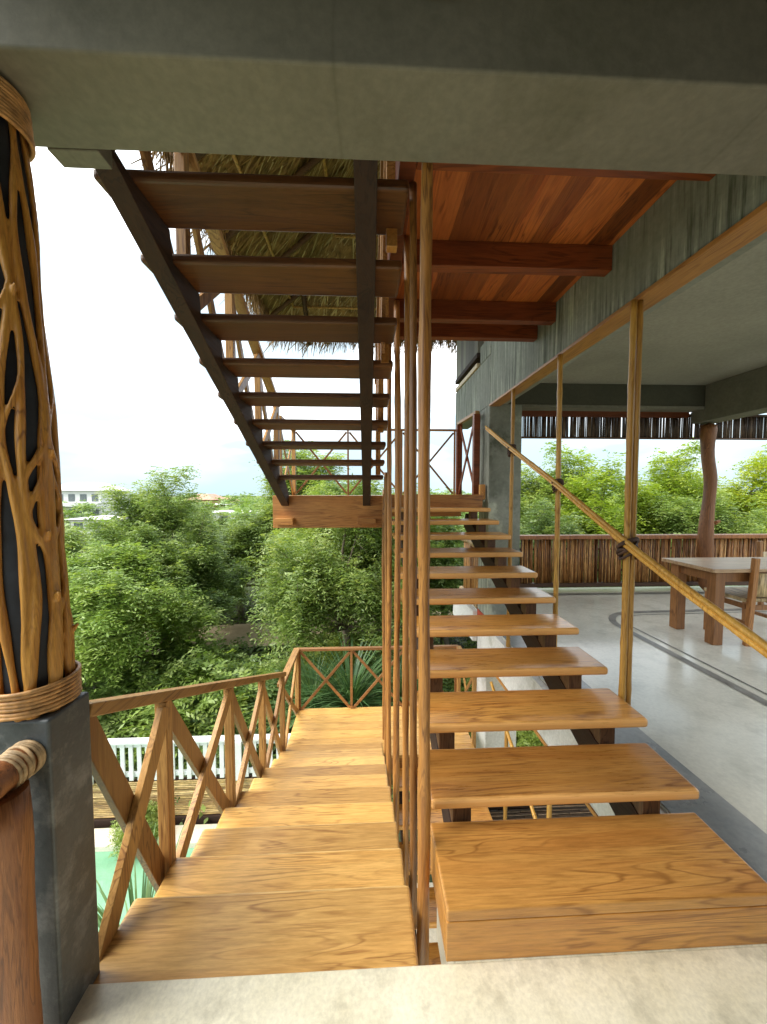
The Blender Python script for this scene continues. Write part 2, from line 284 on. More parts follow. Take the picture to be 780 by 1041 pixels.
# ------------------------------------------------------------------ mesh helpers
class MB:
    def __init__(s): s.v = []; s.f = []; s.smooth = []
    def add(s, vs, fs, smooth=False):
        o = len(s.v); s.v += [tuple(x) for x in vs]; s.f += [tuple(i + o for i in f) for f in fs]; s.smooth += [smooth] * len(fs); return s
    def box(s, x0, x1, y0, y1, z0, z1):
        vs = [(x0, y0, z0), (x1, y0, z0), (x1, y1, z0), (x0, y1, z0), (x0, y0, z1), (x1, y0, z1), (x1, y1, z1), (x0, y1, z1)]
        return s.add(vs, [(3, 2, 1, 0), (4, 5, 6, 7), (0, 1, 5, 4), (1, 2, 6, 5), (2, 3, 7, 6), (3, 0, 4, 7)])
    def bar(s, a, b, wd, ht, up=(0, 0, 1)):
        """a rectangular timber from a to b: wd across, ht along 'up'"""
        a, b = Vector(a), Vector(b); t = (b - a).normalized(); u = Vector(up); u = (u - t * u.dot(t)).normalized(); r = t.cross(u)
        vs = []
        for p in (a, b):
            for i, j in ((-1, -1), (1, -1), (1, 1), (-1, 1)): vs.append(p + r * (i * wd / 2) + u * (j * ht / 2))
        return s.add(vs, [(0, 1, 2, 3), (7, 6, 5, 4), (0, 4, 5, 1), (1, 5, 6, 2), (2, 6, 7, 3), (3, 7, 4, 0)])
    def tube(s, pts, rad, n=10, cap=True):
        pts = [Vector(p) for p in pts]; k = len(pts)
        if not hasattr(rad, '__len__'): rad = [rad] * k
        vs = []; prev = None
        for i, p in enumerate(pts):
            t = (pts[min(i + 1, k - 1)] - pts[max(i - 1, 0)]).normalized()
            if prev is None:
                ref = Vector((0, 0, 1)) if abs(t.z) < .9 else Vector((1, 0, 0)); u = t.cross(ref).normalized()
            else: u = (prev - t * prev.dot(t)).normalized()
            prev = u; q = t.cross(u)
            for j in range(n):
                a = 2 * math.pi * j / n; vs.append(p + (u * math.cos(a) + q * math.sin(a)) * rad[i])
        fs = [(i * n + j, i * n + (j + 1) % n, (i + 1) * n + (j + 1) % n, (i + 1) * n + j) for i in range(k - 1) for j in range(n)]
        s.add(vs, fs, True)
        if cap:
            o = len(s.v) - len(vs)
            s.f += [tuple(o + j for j in reversed(range(n))), tuple(o + (k - 1) * n + j for j in range(n))]; s.smooth += [False, False]
        return s
    def ring(s, c, R_, r, n=28, m=8, axis=(0, 0, 1), sx=1):
        ax = Vector(axis).normalized(); ref = Vector((0, 0, 1)) if abs(ax.z) < .9 else Vector((1, 0, 0)); u = ax.cross(ref).normalized(); q = ax.cross(u); vs = []
        for i in range(n):
            a = 2 * math.pi * i / n; dr = u * math.cos(a) * sx + q * math.sin(a)
            for j in range(m):
                b = 2 * math.pi * j / m; vs.append(Vector(c) + dr * (R_ + r * math.cos(b)) + ax * (r * math.sin(b)))
        return s.add(vs, [(i * m + j, ((i + 1) % n) * m + j, ((i + 1) % n) * m + (j + 1) % m, i * m + (j + 1) % m) for i in range(n) for j in range(m)], True)
    def build(s, name, mat, parent=None, bevel=0.0, origin=None):
        v = np.array(s.v, float)
        if origin is None: origin = (v.min(0) + v.max(0)) / 2
        v = v - np.array(origin)
        me = bpy.data.meshes.new(name); me.from_pydata(v.tolist(), [], s.f); me.polygons.foreach_set('use_smooth', s.smooth)
        me.materials.append(M[mat] if isinstance(mat, str) else mat); me.update()
        o = bpy.data.objects.new(name, me); col.objects.link(o)
        attach(o, parent, origin)
        if bevel:
            bv = o.modifiers.new('bevel', 'BEVEL'); bv.width = bevel; bv.segments = 3; bv.limit_method = 'ANGLE'; bv.angle_limit = R(40)
        return o
def wloc(o):
    p = Vector(o.location)
    while o.parent: o = o.parent; p += Vector(o.location)
    return p
def attach(o, parent, origin):
    o.color = (random.random(), random.random(), random.random(), 1)
    if parent is not None: o.parent = parent; o.location = Vector(origin) - wloc(parent)
    else: o.location = Vector(origin)
def tag(o, label, cat, group=None, kind=None):
    if label: o['label'] = label
    if cat: o['category'] = cat
    if group: o['group'] = group
    if kind: o['kind'] = kind
    return o
def thing(name, loc, label, cat, group=None):
    o = bpy.data.objects.new(name, None); col.objects.link(o); o.location = loc; o.empty_display_size = .1
    return tag(o, label, cat, group)
def clone(o, parent, origin):
    c = o.copy(); col.objects.link(c); attach(c, parent, origin); return c
def struct(o): o['kind'] = 'structure'; return o

# ------------------------------------------------------------------ setting: ground, floors, ceilings
GZ = -3.2
def ground():
    n = 90; xs = np.sign(np.linspace(-1, 1, n)) * np.abs(np.linspace(-1, 1, n)) ** 2.6 * 900; ys = xs.copy()
    X, Y = np.meshgrid(xs, ys); Z = GZ - .02 + .12 * np.sin(X * .6) * np.cos(Y * .5) * (np.hypot(X, Y - 4) > 8)
    vs = np.stack([X, Y, Z], -1).reshape(-1, 3).tolist()
    fs = [(j * n + i, j * n + i + 1, (j + 1) * n + i + 1, (j + 1) * n + i) for j in range(n - 1) for i in range(n - 1)]
    b = MB(); b.add(vs, fs, True); return struct(b.build('ground', 'ground', origin=(0, 0, 0)))
ground()
b = MB()
pp = [(-14, 10.2), (-9, 11.0), (-5, 11.9), (-2.5, 12.2), (0, 12.9), (3, 13.2), (8, 13.0)]
vs = []
for x, y in pp: vs += [(x, y - 1.0, GZ + .13), (x, y + 1.1, GZ + .13)]
b.add(vs, [(2 * i, 2 * i + 2, 2 * i + 3, 2 * i + 1) for i in range(len(pp) - 1)]); struct(b.build('path', 'path', origin=(0, 0, 0)))
# terrace round the pool, with the pool's basin and water
b = MB(); b.box(-6.5, -1.2, 4.84, 5.12, GZ - .1, GZ + .06); b.box(-1.5, -1.2, 1.0, 4.84, GZ - .1, GZ + .06); b.box(-6.5, -1.5, .7, 1.0, GZ - .1, GZ + .06)
struct(b.build('pool_coping', 'coping', bevel=.01, origin=(0, 0, 0)))
b = MB(); b.add([(-6.5, 1, GZ - .015), (-1.5, 1, GZ - .015), (-1.5, 4.84, GZ - .015), (-6.5, 4.84, GZ - .015)], [(0, 1, 2, 3)]); struct(b.build('pool_water', 'water', origin=(0, 0, 0)))
b = MB(); b.box(-1.2, 9, -4, 1.6, GZ - .1, GZ + .05); b.box(-1.2, 3.5, 1.6, 4.2, GZ - .1, GZ + .05); struct(b.build('terrace', 'coping', origin=(0, 0, 0)))

b = MB(); b.box(-1.1, 1.42, -4, 1.108, -.3, 0); b.box(.28, 1.42, 1.108, 1.42, -.3, -.0005); struct(b.build('floor', 'floor', origin=(0, 0, 0), bevel=.006))
b = MB(); b.box(1.421, 6.5, -4, 5.75, -.3, -.002); struct(b.build('floor', 'floor_room', origin=(0, 0, 0)))
# dark cement band along the stairwell edge, and the inlaid line that turns the corner
b = MB(); b.add([(1.425, 1.1, .002), (1.77, 1.1, .002), (1.735, 2.2, .002), (1.72, 4.2, .002), (1.425, 4.2, .002)], [(0, 1, 2, 3, 4)]); struct(b.build('floor_band', 'band', origin=(0, 0, 0)))
def strip(pts, wd, z):
    b = MB(); vs = []
    P = [Vector((x, y, 0)) for x, y in pts]
    for i, p in enumerate(P):
        t = (P[min(i + 1, len(P) - 1)] - P[max(i - 1, 0)]).normalized(); nrm = Vector((-t.y, t.x, 0))
        vs += [(p.x - nrm.x * wd / 2, p.y - nrm.y * wd / 2, z), (p.x + nrm.x * wd / 2, p.y + nrm.y * wd / 2, z)]
    b.add(vs, [(2 * i, 2 * i + 2, 2 * i + 3, 2 * i + 1) for i in range(len(P) - 1)]); return b
def corner_line(x, y, r, ye, xe):
    pts = [(x + .12 * 0, ye), (x, (ye + y) / 2)]
    for k in range(9): a = math.pi - k * math.pi / 16; pts.append((x + r + r * math.cos(a), y - r + r * math.sin(a)))
    return pts + [(xe, y + .1)]
struct(strip(corner_line(2.86, 4.5, .5, .5, 6.4), .075, .002).build('floor_inlay', 'inlay', origin=(0, 0, 0)))
struct(strip(corner_line(2.99, 4.40, .42, .5, 6.4), .016, .002).build('floor_inlay', 'inlay_line', origin=(0, 0, 0)))
struct(strip([(1.7, 5.36), (6.4, 5.36)], .10, .002).build('floor_inlay', 'inlay', origin=(0, 0, 0)))
b = MB(); b.box(1.63, 6.1, 1.291, 5.95, 3.08, 3.25); struct(b.build('ceiling', 'ceiling', origin=(0, 0, 0)))
b = MB(); b.box(-1.3, 3.2, -4, 1.01, 3.06, 3.25); struct(b.build('ceiling', 'dark', origin=(0, 0, 0)))  # dark finish chosen to cut light bounced onto the front beam

# ------------------------------------------------------------------ concrete frame
b = MB(); b.box(-1.1, 2.2, -2.6, -2.4, 0, 3.06); struct(b.build('wall', 'dark', origin=(0, 0, 0)))  # unseen back wall, added to darken the near face of the front beam
b = MB(); b.box(2.2, 2.4, -2.6, .9, 0, 3.06); struct(b.build('wall', 'dark', origin=(0, 0, 0)))  # unseen side wall, added and lengthened to block light from the right
t = thing('concrete_beam', (0, 1.12, 2.6), 'wide smooth grey concrete beam crossing overhead above the stair foot', 'beam')
b = MB(); b.box(-1.75, 6.5, 1.012, 1.288, 2.6, 3.24); b.build('beam_body', 'concrete', t, .008)
b = MB(); b.box(-1.02, -.86, 1.29, 1.36, 2.60, 2.66); b.build('ledge_block', 'concrete', t, .004)
t = thing('concrete_girder', (1.5, 2.7, 2.53), 'long concrete side girder with pale and dark drip streaks over the open room', 'beam')
b = MB(); b.box(1.421, 1.62, 1.291, 4.275, 2.53, 3.3); b.build('girder_body', 'girder', t, .005)
b = MB(); b.box(1.405, 1.535, 1.291, 4.27, 2.505, 2.529); b.build('timber_trim', 'trim', t, .003)
t = thing('concrete_column', (1.55, 4.46, GZ), 'square grey concrete column beside the top of the middle stair flight', 'column')
b = MB(); b.box(1.42, 1.80, 4.28, 4.655, .03, 2.53); b.build('shaft', 'girder', t, .006)
b = MB(); b.box(1.42, 1.80, 4.28, 4.655, GZ, -.06); b.build('lower_shaft', 'white', t, .006)
b = MB(); b.box(1.416, 1.804, 4.276, 4.659, -.06, .03); b.build('painted_band', 'red', t)
t = thing('edge_beam', (1.4, 2.7, -.3), 'white painted edge beam seen under the stair treads', 'beam')
b = MB(); b.box(1.36, 1.419, 1.112, 4.27, -.40, -.012); b.build('beam_body', 'white', t, .004)
b = MB(); b.box(1.35, 1.42, 1.112, 4.27, -.425, -.401); b.build('timber_trim', 'trim', t)
t = thing('edge_beam', (1.4, 5.2, -.3), 'white painted floor edge beyond the concrete column', 'beam')
b = MB(); b.box(1.36, 1.419, 4.66, 5.75, -.40, -.012); b.build('beam_body', 'white', t, .004)
t = thing('room_beam', (5, 5.4, 2.73), 'shade darkened concrete beam across the far side of the open room', 'beam')
b = MB(); b.box(1.62, 6.5, 5.28, 5.48, 2.775, 3.078); b.build('beam_body', 'beam_shaded', t, .006)  # shade is in this beam body's colour; the strip below keeps the plain tone
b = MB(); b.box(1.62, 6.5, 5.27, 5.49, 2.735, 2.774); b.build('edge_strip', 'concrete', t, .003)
b = MB(); b.box(1.62, 4.9, 5.50, 5.56, 2.66, 2.80); b.build('header_board', 'joist', t, .003)
t = thing('cross_beam', (4.9, 3.4, 2.45), 'pale edged concrete beam resting on the crooked log post', 'beam')
b = MB(); b.box(4.92, 5.25, 1.31, 5.27, 2.56, 3.078); b.box(4.92, 5.25, 5.27, 5.50, 2.56, 2.734); b.build('beam_body', 'concrete', t, .006)

# upper storey beyond the column
t = thing('upper_parapet', (1.5, 5.3, 2.53), 'grey concrete parapet box of the upper floor beyond the column', 'wall')
b = MB(); b.box(1.42, 1.62, 4.28, 5.95, 2.532, 3.10); b.build('wall', 'girder', t, .006)
b = MB(); b.box(1.416, 1.6, 4.28, 4.66, 3.10, 3.32); b.build('wall_stub', 'girder', t, .004)
b = MB(); b.box(1.40, 1.66, 4.75, 5.90, 3.103, 3.16); b.build('sill_plank', 'pale_ply', t, .003)
b = MB(); b.box(1.425, 1.50, 4.80, 5.95, 3.30, 4.5); b.build('board_panel', 'panel', t, .003)
b = MB(); b.box(1.41, 1.52, 4.78, 5.96, 3.24, 3.30); b.build('panel_rail', 'dark', t, .003)
for x, y, lab in ((1.53, 4.45, 'square orange roof post above the concrete column'), (1.53, 1.6, 'orange roof post behind the front concrete beam'), (5.6, 5.7, 'far roof post over the open room'), (2.8, 0.0, 'roof post over the near right corner')):
    b = MB(); b.box(x - .055, x + .055, y - .055, y + .055, 3.32 if x < 2 else 3.25, 8.0 if 0 else (6.0 if x < 2 else 5.2)); tag(b.build('roof_post', 'trim', None, .004), lab, 'post')

# ------------------------------------------------------------------ stairs
RUN = .29
def tread_mesh(x0, x1, dp, th): b = MB(); b.box(x0, x1, -dp / 2, dp / 2, -th, 0); return b
def flight(name, label, x0, x1, noses, dp, th, away, stringers, mat='honey', closed=False, bracket=True):
    """noses: (y centre, z top) of each tread"""
    y0, z0 = noses[0]; t = thing(name, ((x0 + x1) / 2, y0, z0), label, 'stairs')
    first = None
    for k, (y, z) in enumerate(noses):
        jit = (random.uniform(-.006, .006), 0, 0)
        if first is None:
            first = tread_mesh(x0, x1, dp, th).build('tread', mat, t, .015, origin=(0, 0, 0)); first.location = Vector((0, y, z)) - wloc(t)
        else:
            c = first.copy(); col.objects.link(c); attach(c, t, Vector((jit[0], y, z))); c.color[0] = (.05, .75, .25, .95, .15, .65, .0, .85, .3)[k % 9]
    t_list[t.name] = [o for o in t.children if o.name.startswith('tread')]
    return t
t_list = {}

# middle flight: climbs away from the camera, right of the poles
Z1 = .181; RISE = .1165
mid = [(1.107 + RUN * k + .145, Z1 + RISE * k) for k in range(12)]
t = flight('wooden_staircase', 'open honey wood stair flight climbing away beside the open room', .25, 1.355, mid[1:], .30, .045, True, ())
b = MB(); b.box(.25, 1.36, 1.106, 1.425, Z1 - .045, Z1); b.build('tread', 'deck', t, .009)
b = MB(); b.box(.251, 1.359, 1.1085, 1.135, .001, Z1 - .0465); b.box(.251, .275, 1.1355, 1.41, .001, Z1 - .0465); b.build('riser', 'deck', t, .003)
sl_ = RISE / RUN
for sx in (.335, 1.135):
    b = MB(); b.bar((sx + .05, 1.16, Z1 - .25), (sx + .05, 4.30, Z1 - .25 + sl_ * 3.14), .085, .17); b.build('stringer', 'dark', t, .004)
    for k in range(1, 12):
        y, z = mid[k]; b = MB(); zs = Z1 - .25 + sl_ * (y - 1.16) + .08
        b.box(sx + .012, sx + .088, y - .105, y - .01, zs - .02, z - .0455); b.build('bracket', 'dark_block', min(t_list[t.name], key=lambda o: abs(wloc(o).y - y)), .003)

# lower flight: falls away from the camera on the left
LR = .136
low = [(1.215 + .01 + RUN * k, -.02 - LR * k) for k in range(10)]
t = flight('wooden_staircase', 'honey wood stair flight descending away beside the crossed timber railing', -.88, .165, low, .30, .045, True, (), mat='pale')
for k, (y, z) in enumerate(low):
    b = MB(); b.box(-.86, .15, y + .115, y + .14, z - LR, z - .0455); b.build('riser', 'deck', t)
for sx in (-.80, .09):
    b = MB(); b.bar((sx, 1.14, -.22), (sx, 4.0, -.22 - LR / RUN * 2.86), .07, .2); b.build('stringer', 'dark', t, .004)

# lower landing
LZ = -.02 - LR * 10
t = thing('stair_landing', (.2, 4.4, LZ), 'low wooden plank landing where the descending flight turns', 'landing')
for k in range(6):
    y = 3.955 + k * .158; b = MB(); b.box(-.92, 1.22, y, y + .155, LZ - .035, LZ); b.build('deck_board', 'deck_pale', t, .004)
b = MB(); b.box(-.91, 1.21, 3.97, 4.02, LZ - .22, LZ - .037); b.box(-.91, 1.21, 4.82, 4.87, LZ - .22, LZ - .037); b.build('fascia_beam', 'fascia', t, .003)
for x in (-.8, 1.1):
    b = MB(); b.box(x - .05, x + .05, 4.75, 4.818, GZ, LZ - .037); b.build('leg', 'dark', t, .003)
# lowest flight: from the lower landing down towards the camera, under the middle flight
bot = [(3.82 - RUN * k, LZ - .145 - .145 * k) for k in range(11)]
t = flight('wooden_staircase', 'lowest wooden stair flight glimpsed through the gaps between treads', .27, 1.22, bot, .29, .045, False, ())
for sx in (.36, 1.12):
    b = MB(); b.bar((sx, 3.95, LZ - .23), (sx, .95, LZ - .23 - .5 * 3.0), .07, .17); b.build('stringer', 'dark', t, .004)

# mid landing
MZ = 1.48
t = thing('stair_landing', (.15, 4.8, MZ), 'eye level wooden landing joining middle and upper flights', 'landing')
for k in range(6):
    y = 4.33 + k * .155; b = MB(); b.box(-1.05, 1.32, y, y + .152, MZ - .035, MZ); b.build('deck_board', 'deck', t, .004)
b = MB(); b.box(-1.07, .235, 4.28, 4.328, MZ - .37, MZ); b.build('fascia_beam', 'fascia', t, .004)
b = MB(); b.box(.236, 1.35, 4.282, 4.328, MZ - .17, MZ + .012); b.build('fascia_beam', 'fascia', t, .004)
b = MB(); b.box(-1.07, 1.34, 5.22, 5.265, MZ - .3, MZ - .036); b.build('fascia_beam', 'fascia', t, .004)
b = MB(); b.box(1.335, 1.40, 4.34, 4.39, MZ - .05, MZ + .13); b.build('wall_cleat', 'trim', t, .003)

# upper flight: climbs from the mid landing back towards the camera; seen from below
UR = .13
up = [(1.51 + .135 + RUN * k, 2.69 + .045 - UR * k) for k in range(9)]
t = flight('wooden_staircase', 'dark underside of the upper stair flight hanging overhead on the left', -1.035, .17, up, .27, .045, True, (), mat='shaded')
b = MB(); b.box(-1.035, .17, 1.295, 1.50, 2.69 + .045 + UR - .045, 2.69 + .045 + UR); b.build('tread', 'shaded', t, .007)
for x0, x1 in ((-.97, -.885), (-.045, .042)):
    xc = (x0 + x1) / 2; bz = lambda y: 2.664 - .457 * (y - 1.427)
    m_ = MB(); P_ = [(1.30, bz(1.30)), (4.275, bz(4.275)), (4.275, bz(4.275) + .13)]; 
    for k in range(8, -1, -1):
        y, z = up[k]; P_ += [(y + .135, z - .044), (y - .135, z - .044)]
    P_ += [(1.30, 2.735)]
    n_ = len(P_); m_.add([(x0, y, z) for y, z in P_] + [(x1, y, z) for y, z in P_], [tuple(reversed(range(n_))), tuple(range(n_, 2 * n_))] + [(i, (i + 1) % n_, n_ + (i + 1) % n_, n_ + i) for i in range(n_)])
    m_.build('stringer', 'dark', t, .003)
    m_ = MB(); m_.box(x0 - .06, x1 + .06, 4.17, 4.279, MZ - .325, MZ - .255); m_.build('stringer_block', 'fascia', t, .003)

# wooden platform (soffit) over the middle flight
t = thing('wooden_platform', (.8, 2.2, 2.8), 'red cedar plank ceiling on joists above the middle flight', 'platform')
b = MB(); b.box(.20, 1.418, 1.295, 3.25, 2.93, 2.97); b.build('plank_soffit', 'soffit', t)
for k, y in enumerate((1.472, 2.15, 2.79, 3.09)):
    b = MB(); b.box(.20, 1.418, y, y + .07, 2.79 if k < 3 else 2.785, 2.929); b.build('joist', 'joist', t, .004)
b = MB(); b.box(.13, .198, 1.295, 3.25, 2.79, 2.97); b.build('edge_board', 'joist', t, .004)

# ------------------------------------------------------------------ railings
def x_bay(t, a0, a1, h, post_w, mat_p, mat_b, lower=-.02, th=.045, wd=.065):
    """two crossed braces between foot points a0 and a1"""
    a0, a1 = Vector(a0), Vector(a1); hz = Vector((a1.x - a0.x, a1.y - a0.y, 0)).normalized(); nrm = Vector((-hz.y, hz.x, 0))
    for s, (p, q) in enumerate(((a0 + Vector((0, 0, lower)), a1 + Vector((0, 0, h))), (a0 + Vector((0, 0, h)), a1 + Vector((0, 0, lower))))):
        off = nrm * (th * .26 * (1 if s else -1)); dr = (q - p).normalized()
        b = MB(); b.bar(p + off + dr * .03, q + off - dr * .03, th * .5, wd, Vector((0, 0, 1)).cross(nrm).cross(nrm) if 0 else dr.cross(nrm)); b.build('brace', mat_b, t, .003)
def railing(name, label, feet, h, post, rail, mat_p='honey_z', mat_r='honey_y', brace_w=.065, th=.05, group=None, ends=(True, True)):
    t = thing(name, feet[0], label, 'railing', group)
    for i, p in enumerate(feet):
        if (i == 0 and not ends[0]) or (i == len(feet) - 1 and not ends[1]): continue
        b = MB(); b.box(p[0] - post / 2, p[0] + post / 2, p[1] - post / 2, p[1] + post / 2, p[2] - .06, p[2] + h); b.build('post', mat_p, t, .004)
    for p, q in zip(feet, feet[1:]): x_bay(t, p, q, h, post, mat_p, mat_p, th=th, wd=brace_w)
    a, b_ = Vector(feet[0]), Vector(feet[-1]); dr = (b_ - a).normalized(); up_ = Vector((0, 0, h + rail[1] / 2))
    b = MB(); b.bar(a + up_ - dr * .03, b_ + up_ + dr * .03, rail[0], rail[1]); b.build('top_rail', mat_r, t, .005)
    return t
s_ = LR / RUN
railing('stair_railing', 'sloping crossed timber railing along the descending flight', [(-.90, y, -.05 - .452 * (y - 1.2)) for y in (1.19, 1.61, 2.39, 3.14, 3.88)][0:1] + [(-.90, y, -.05 - .452 * (y - 1.2)) for y in (1.64, 2.40, 3.14, 3.88)], .84, .05, (.085, .042), ends=(False, True), brace_w=.078, th=.055)
railing('landing_railing', 'short crossed railing on the left side of the lower landing', [(-.93, 3.98, LZ), (-.93, 4.86, LZ)], .80, .05, (.08, .04), ends=(False, True))
railing('landing_railing', 'crossed railing along the far edge of the lower landing', [(x, 4.88, LZ) for x in (-.90, -.21, .50, 1.20)], .80, .032, (.055, .035), mat_p='rail_x', mat_r='rail_x', brace_w=.035, th=.03)
b = MB(); b.box(-.92, 1.2, 4.86, 4.90, LZ + .0, LZ + .03); 
railing('landing_railing', 'crossed railing on the right end of the lower landing by the column', [(1.23, 4.12, LZ), (1.23, 4.84, LZ)], .80, .045, (.06, .035), brace_w=.04, th=.035)
railing('landing_railing', 'thin crossed railing along the far edge of the eye level landing', [(x, 5.24, MZ + .02) for x in (-1.0, -.26, .49, 1.24)], .88, .025, (.035, .028), mat_p='rail_x', mat_r='rail_x', brace_w=.026, th=.024)
railing('landing_railing', 'crossed railing with wide post beside the concrete column', [(1.33, 4.50, MZ), (1.29, 5.18, MZ)], .98, .075, (.05, .04), brace_w=.04, th=.035, mat_p='joist')
railing('landing_railing', 'crossed railing on the left end of the eye level landing', [(-1.0, 4.36, MZ), (-1.0, 5.18, MZ)], .88, .05, (.06, .035), brace_w=.045, th=.035)
us = .4483
railing('stair_railing', 'crossed timber railing on the outer side of the upper flight', [(-.985, y, 2.72 - us * (y - 1.645)) for y in (1.45, 2.12, 2.80, 3.48, 4.15)], .86, .055, (.085, .042))
railing('stair_railing', 'crossed timber railing on the inner side of the upper flight', [(.115, y, 2.72 - us * (y - 1.645)) for y in (1.75, 2.4, 3.1, 3.8)], .86, .05, (.07, .04), mat_p='trim')

# ------------------------------------------------------------------ round poles between the flights
POLES = [(.207, 1.32, .0215, 'nearest and thickest round pole, standing by the end of the box step'),
         (.203, 1.60, .0165, 'second round pole from the camera, almost touching the nearest one in the view'),
         (.203, 1.92, .0165, 'third round pole from the camera, reddish and thin'),
         (.205, 2.55, .0215, 'fourth round pole from the camera, set apart by a wider gap'),
         (.200, 3.25, .021, 'fifth round pole from the camera in the row between flights'),
         (.200, 3.85, .021, 'second to last dark pole of the row between the flights'),
         (.195, 4.24, .021, 'farthest dark pole of the row, close to the landing fascia')]
for i, (x, y, r, lab) in enumerate(POLES):
    zb = -.02 - LR / RUN * (y - 1.15) - .25 if i else -.34
    zt = 2.785 if y < 3.25 else 2.9
    bw = (0, .006, .004, .006, -.006, .006, 0)[i]; pts = []; rad = []
    if i: zt = 2.66 - us * (y - 1.645) + .05 if y > 3.25 else 2.785
    for k in range(41):
        f = k / 40; pts.append((x + bw * math.sin(f * 3.14) + .004 * math.sin(f * 7 + i) + (-.012 * f if i == 1 else 0), y + .004 * math.sin(f * 5 + 2 * i), zb + (zt - zb) * f)); rad.append(r * (1 + .05 * math.sin(f * 11 + i * 2) + .05 * math.sin(f * 37 + i) + (.10 if k in (9 + i, 21 - i, 30) else 0)) * (1.05 - .10 * f))
    b = MB(); b.tube(pts, rad, 14); tag(b.build('timber_pole', 'pole'), lab, 'pole', 'round poles between the stair flights')

# ------------------------------------------------------------------ bamboo posts and handrail
def cane(b, p, q, r, n=10, sag=.006, seed=0):
    p, q = Vector(p), Vector(q); ln = (q - p).length; k = max(6, int(ln / .055)); rs = random.Random(seed); pts = []; rad = []
    side = Vector((rs.uniform(-1, 1), rs.uniform(-1, 1), rs.uniform(-.3, .3)))
    for i in range(k + 1):
        f = i / k; node = (i % 5 == 2)
        pts.append(p.lerp(q, f) + side * sag * math.sin(f * 6.0 + seed)); rad.append(r * (1.14 if node else 1.0) * (1.05 - .12 * f))
    return b.tube(pts, rad, n)
for i, (y, zb, n2, lab) in enumerate(((1.925, .30, True, 'nearest tall bamboo post of two canes lashed to the handrail'), (2.68, -2.3, False, 'middle tall bamboo post with dark lashing on the handrail'), (3.56, -2.6, False, 'thin far bamboo post in front of the concrete column'))):
    t = thing('bamboo_post', (1.395, y, zb), lab, 'post', 'bamboo posts along the stair')
    b = MB(); cane(b, (1.395, y, zb), (1.405 - (.012 if n2 else 0), y, 2.504), .0165 if n2 else .0185, seed=i); b.build('cane', 'bamboo', t)
    if n2: b = MB(); cane(b, (1.430, y + .004, zb + .02), (1.428, y + .004, 2.504), .0155, seed=9); b.build('cane', 'bamboo', t)
    zh = {1.925: 1.21, 2.68: 1.553, 3.56: 1.915}[y]
    b = MB()
    for k in range(9):
        a = random.uniform(-.9, .9); b.ring((1.402, y, zh + random.uniform(-.035, .035)), .036 + (.012 if n2 else 0), .0075, 16, 6, axis=(math.sin(a) * .8, math.cos(a) * .5, .8))
    for k in range(7):
        a = random.uniform(0, 6.28); b.tube([(1.405, y - .02, zh), (1.405 + .06 * math.cos(a), y - .03, zh + .06 * math.sin(a))], [.004, .002], 5)
    b.build('lashing', 'rope_dark', t)
t = thing('bamboo_handrail', (1.41, 1.0, .84), 'slanting bamboo handrail of two parallel canes', 'handrail')
HR = [(.80, .805), (1.19, .962), (1.52, 1.082), (1.835, 1.207), (2.2, 1.37), (2.6, 1.55), (3.0, 1.718), (3.45, 1.905), (3.8, 2.055), (4.275, 2.262)]
for dz, dx, r_ in ((.0135, 0, .0130), (-.0145, .004, .0122)):
    yy = np.linspace(.80, 4.275, 60); zz = np.interp(yy, [p[0] for p in HR], [p[1] for p in HR])
    b = MB(); b.tube([(1.372 + dx, y, z + dz) for y, z in zip(yy, zz)], [r_ * (1.13 if k % 6 == 2 else 1) * (1.06 - .12 * k / 60) for k in range(60)], 10); b.build('cane', 'bamboo', t)
t = thing('bamboo_handrail', (1.36, 3.6, -.7), 'lower slanting bamboo handrail seen beneath the treads', 'handrail')
b = MB(); cane(b, (1.35, 3.9, -.55), (1.35, 1.2, -1.95), .015, seed=5); b.build('cane', 'bamboo', t)

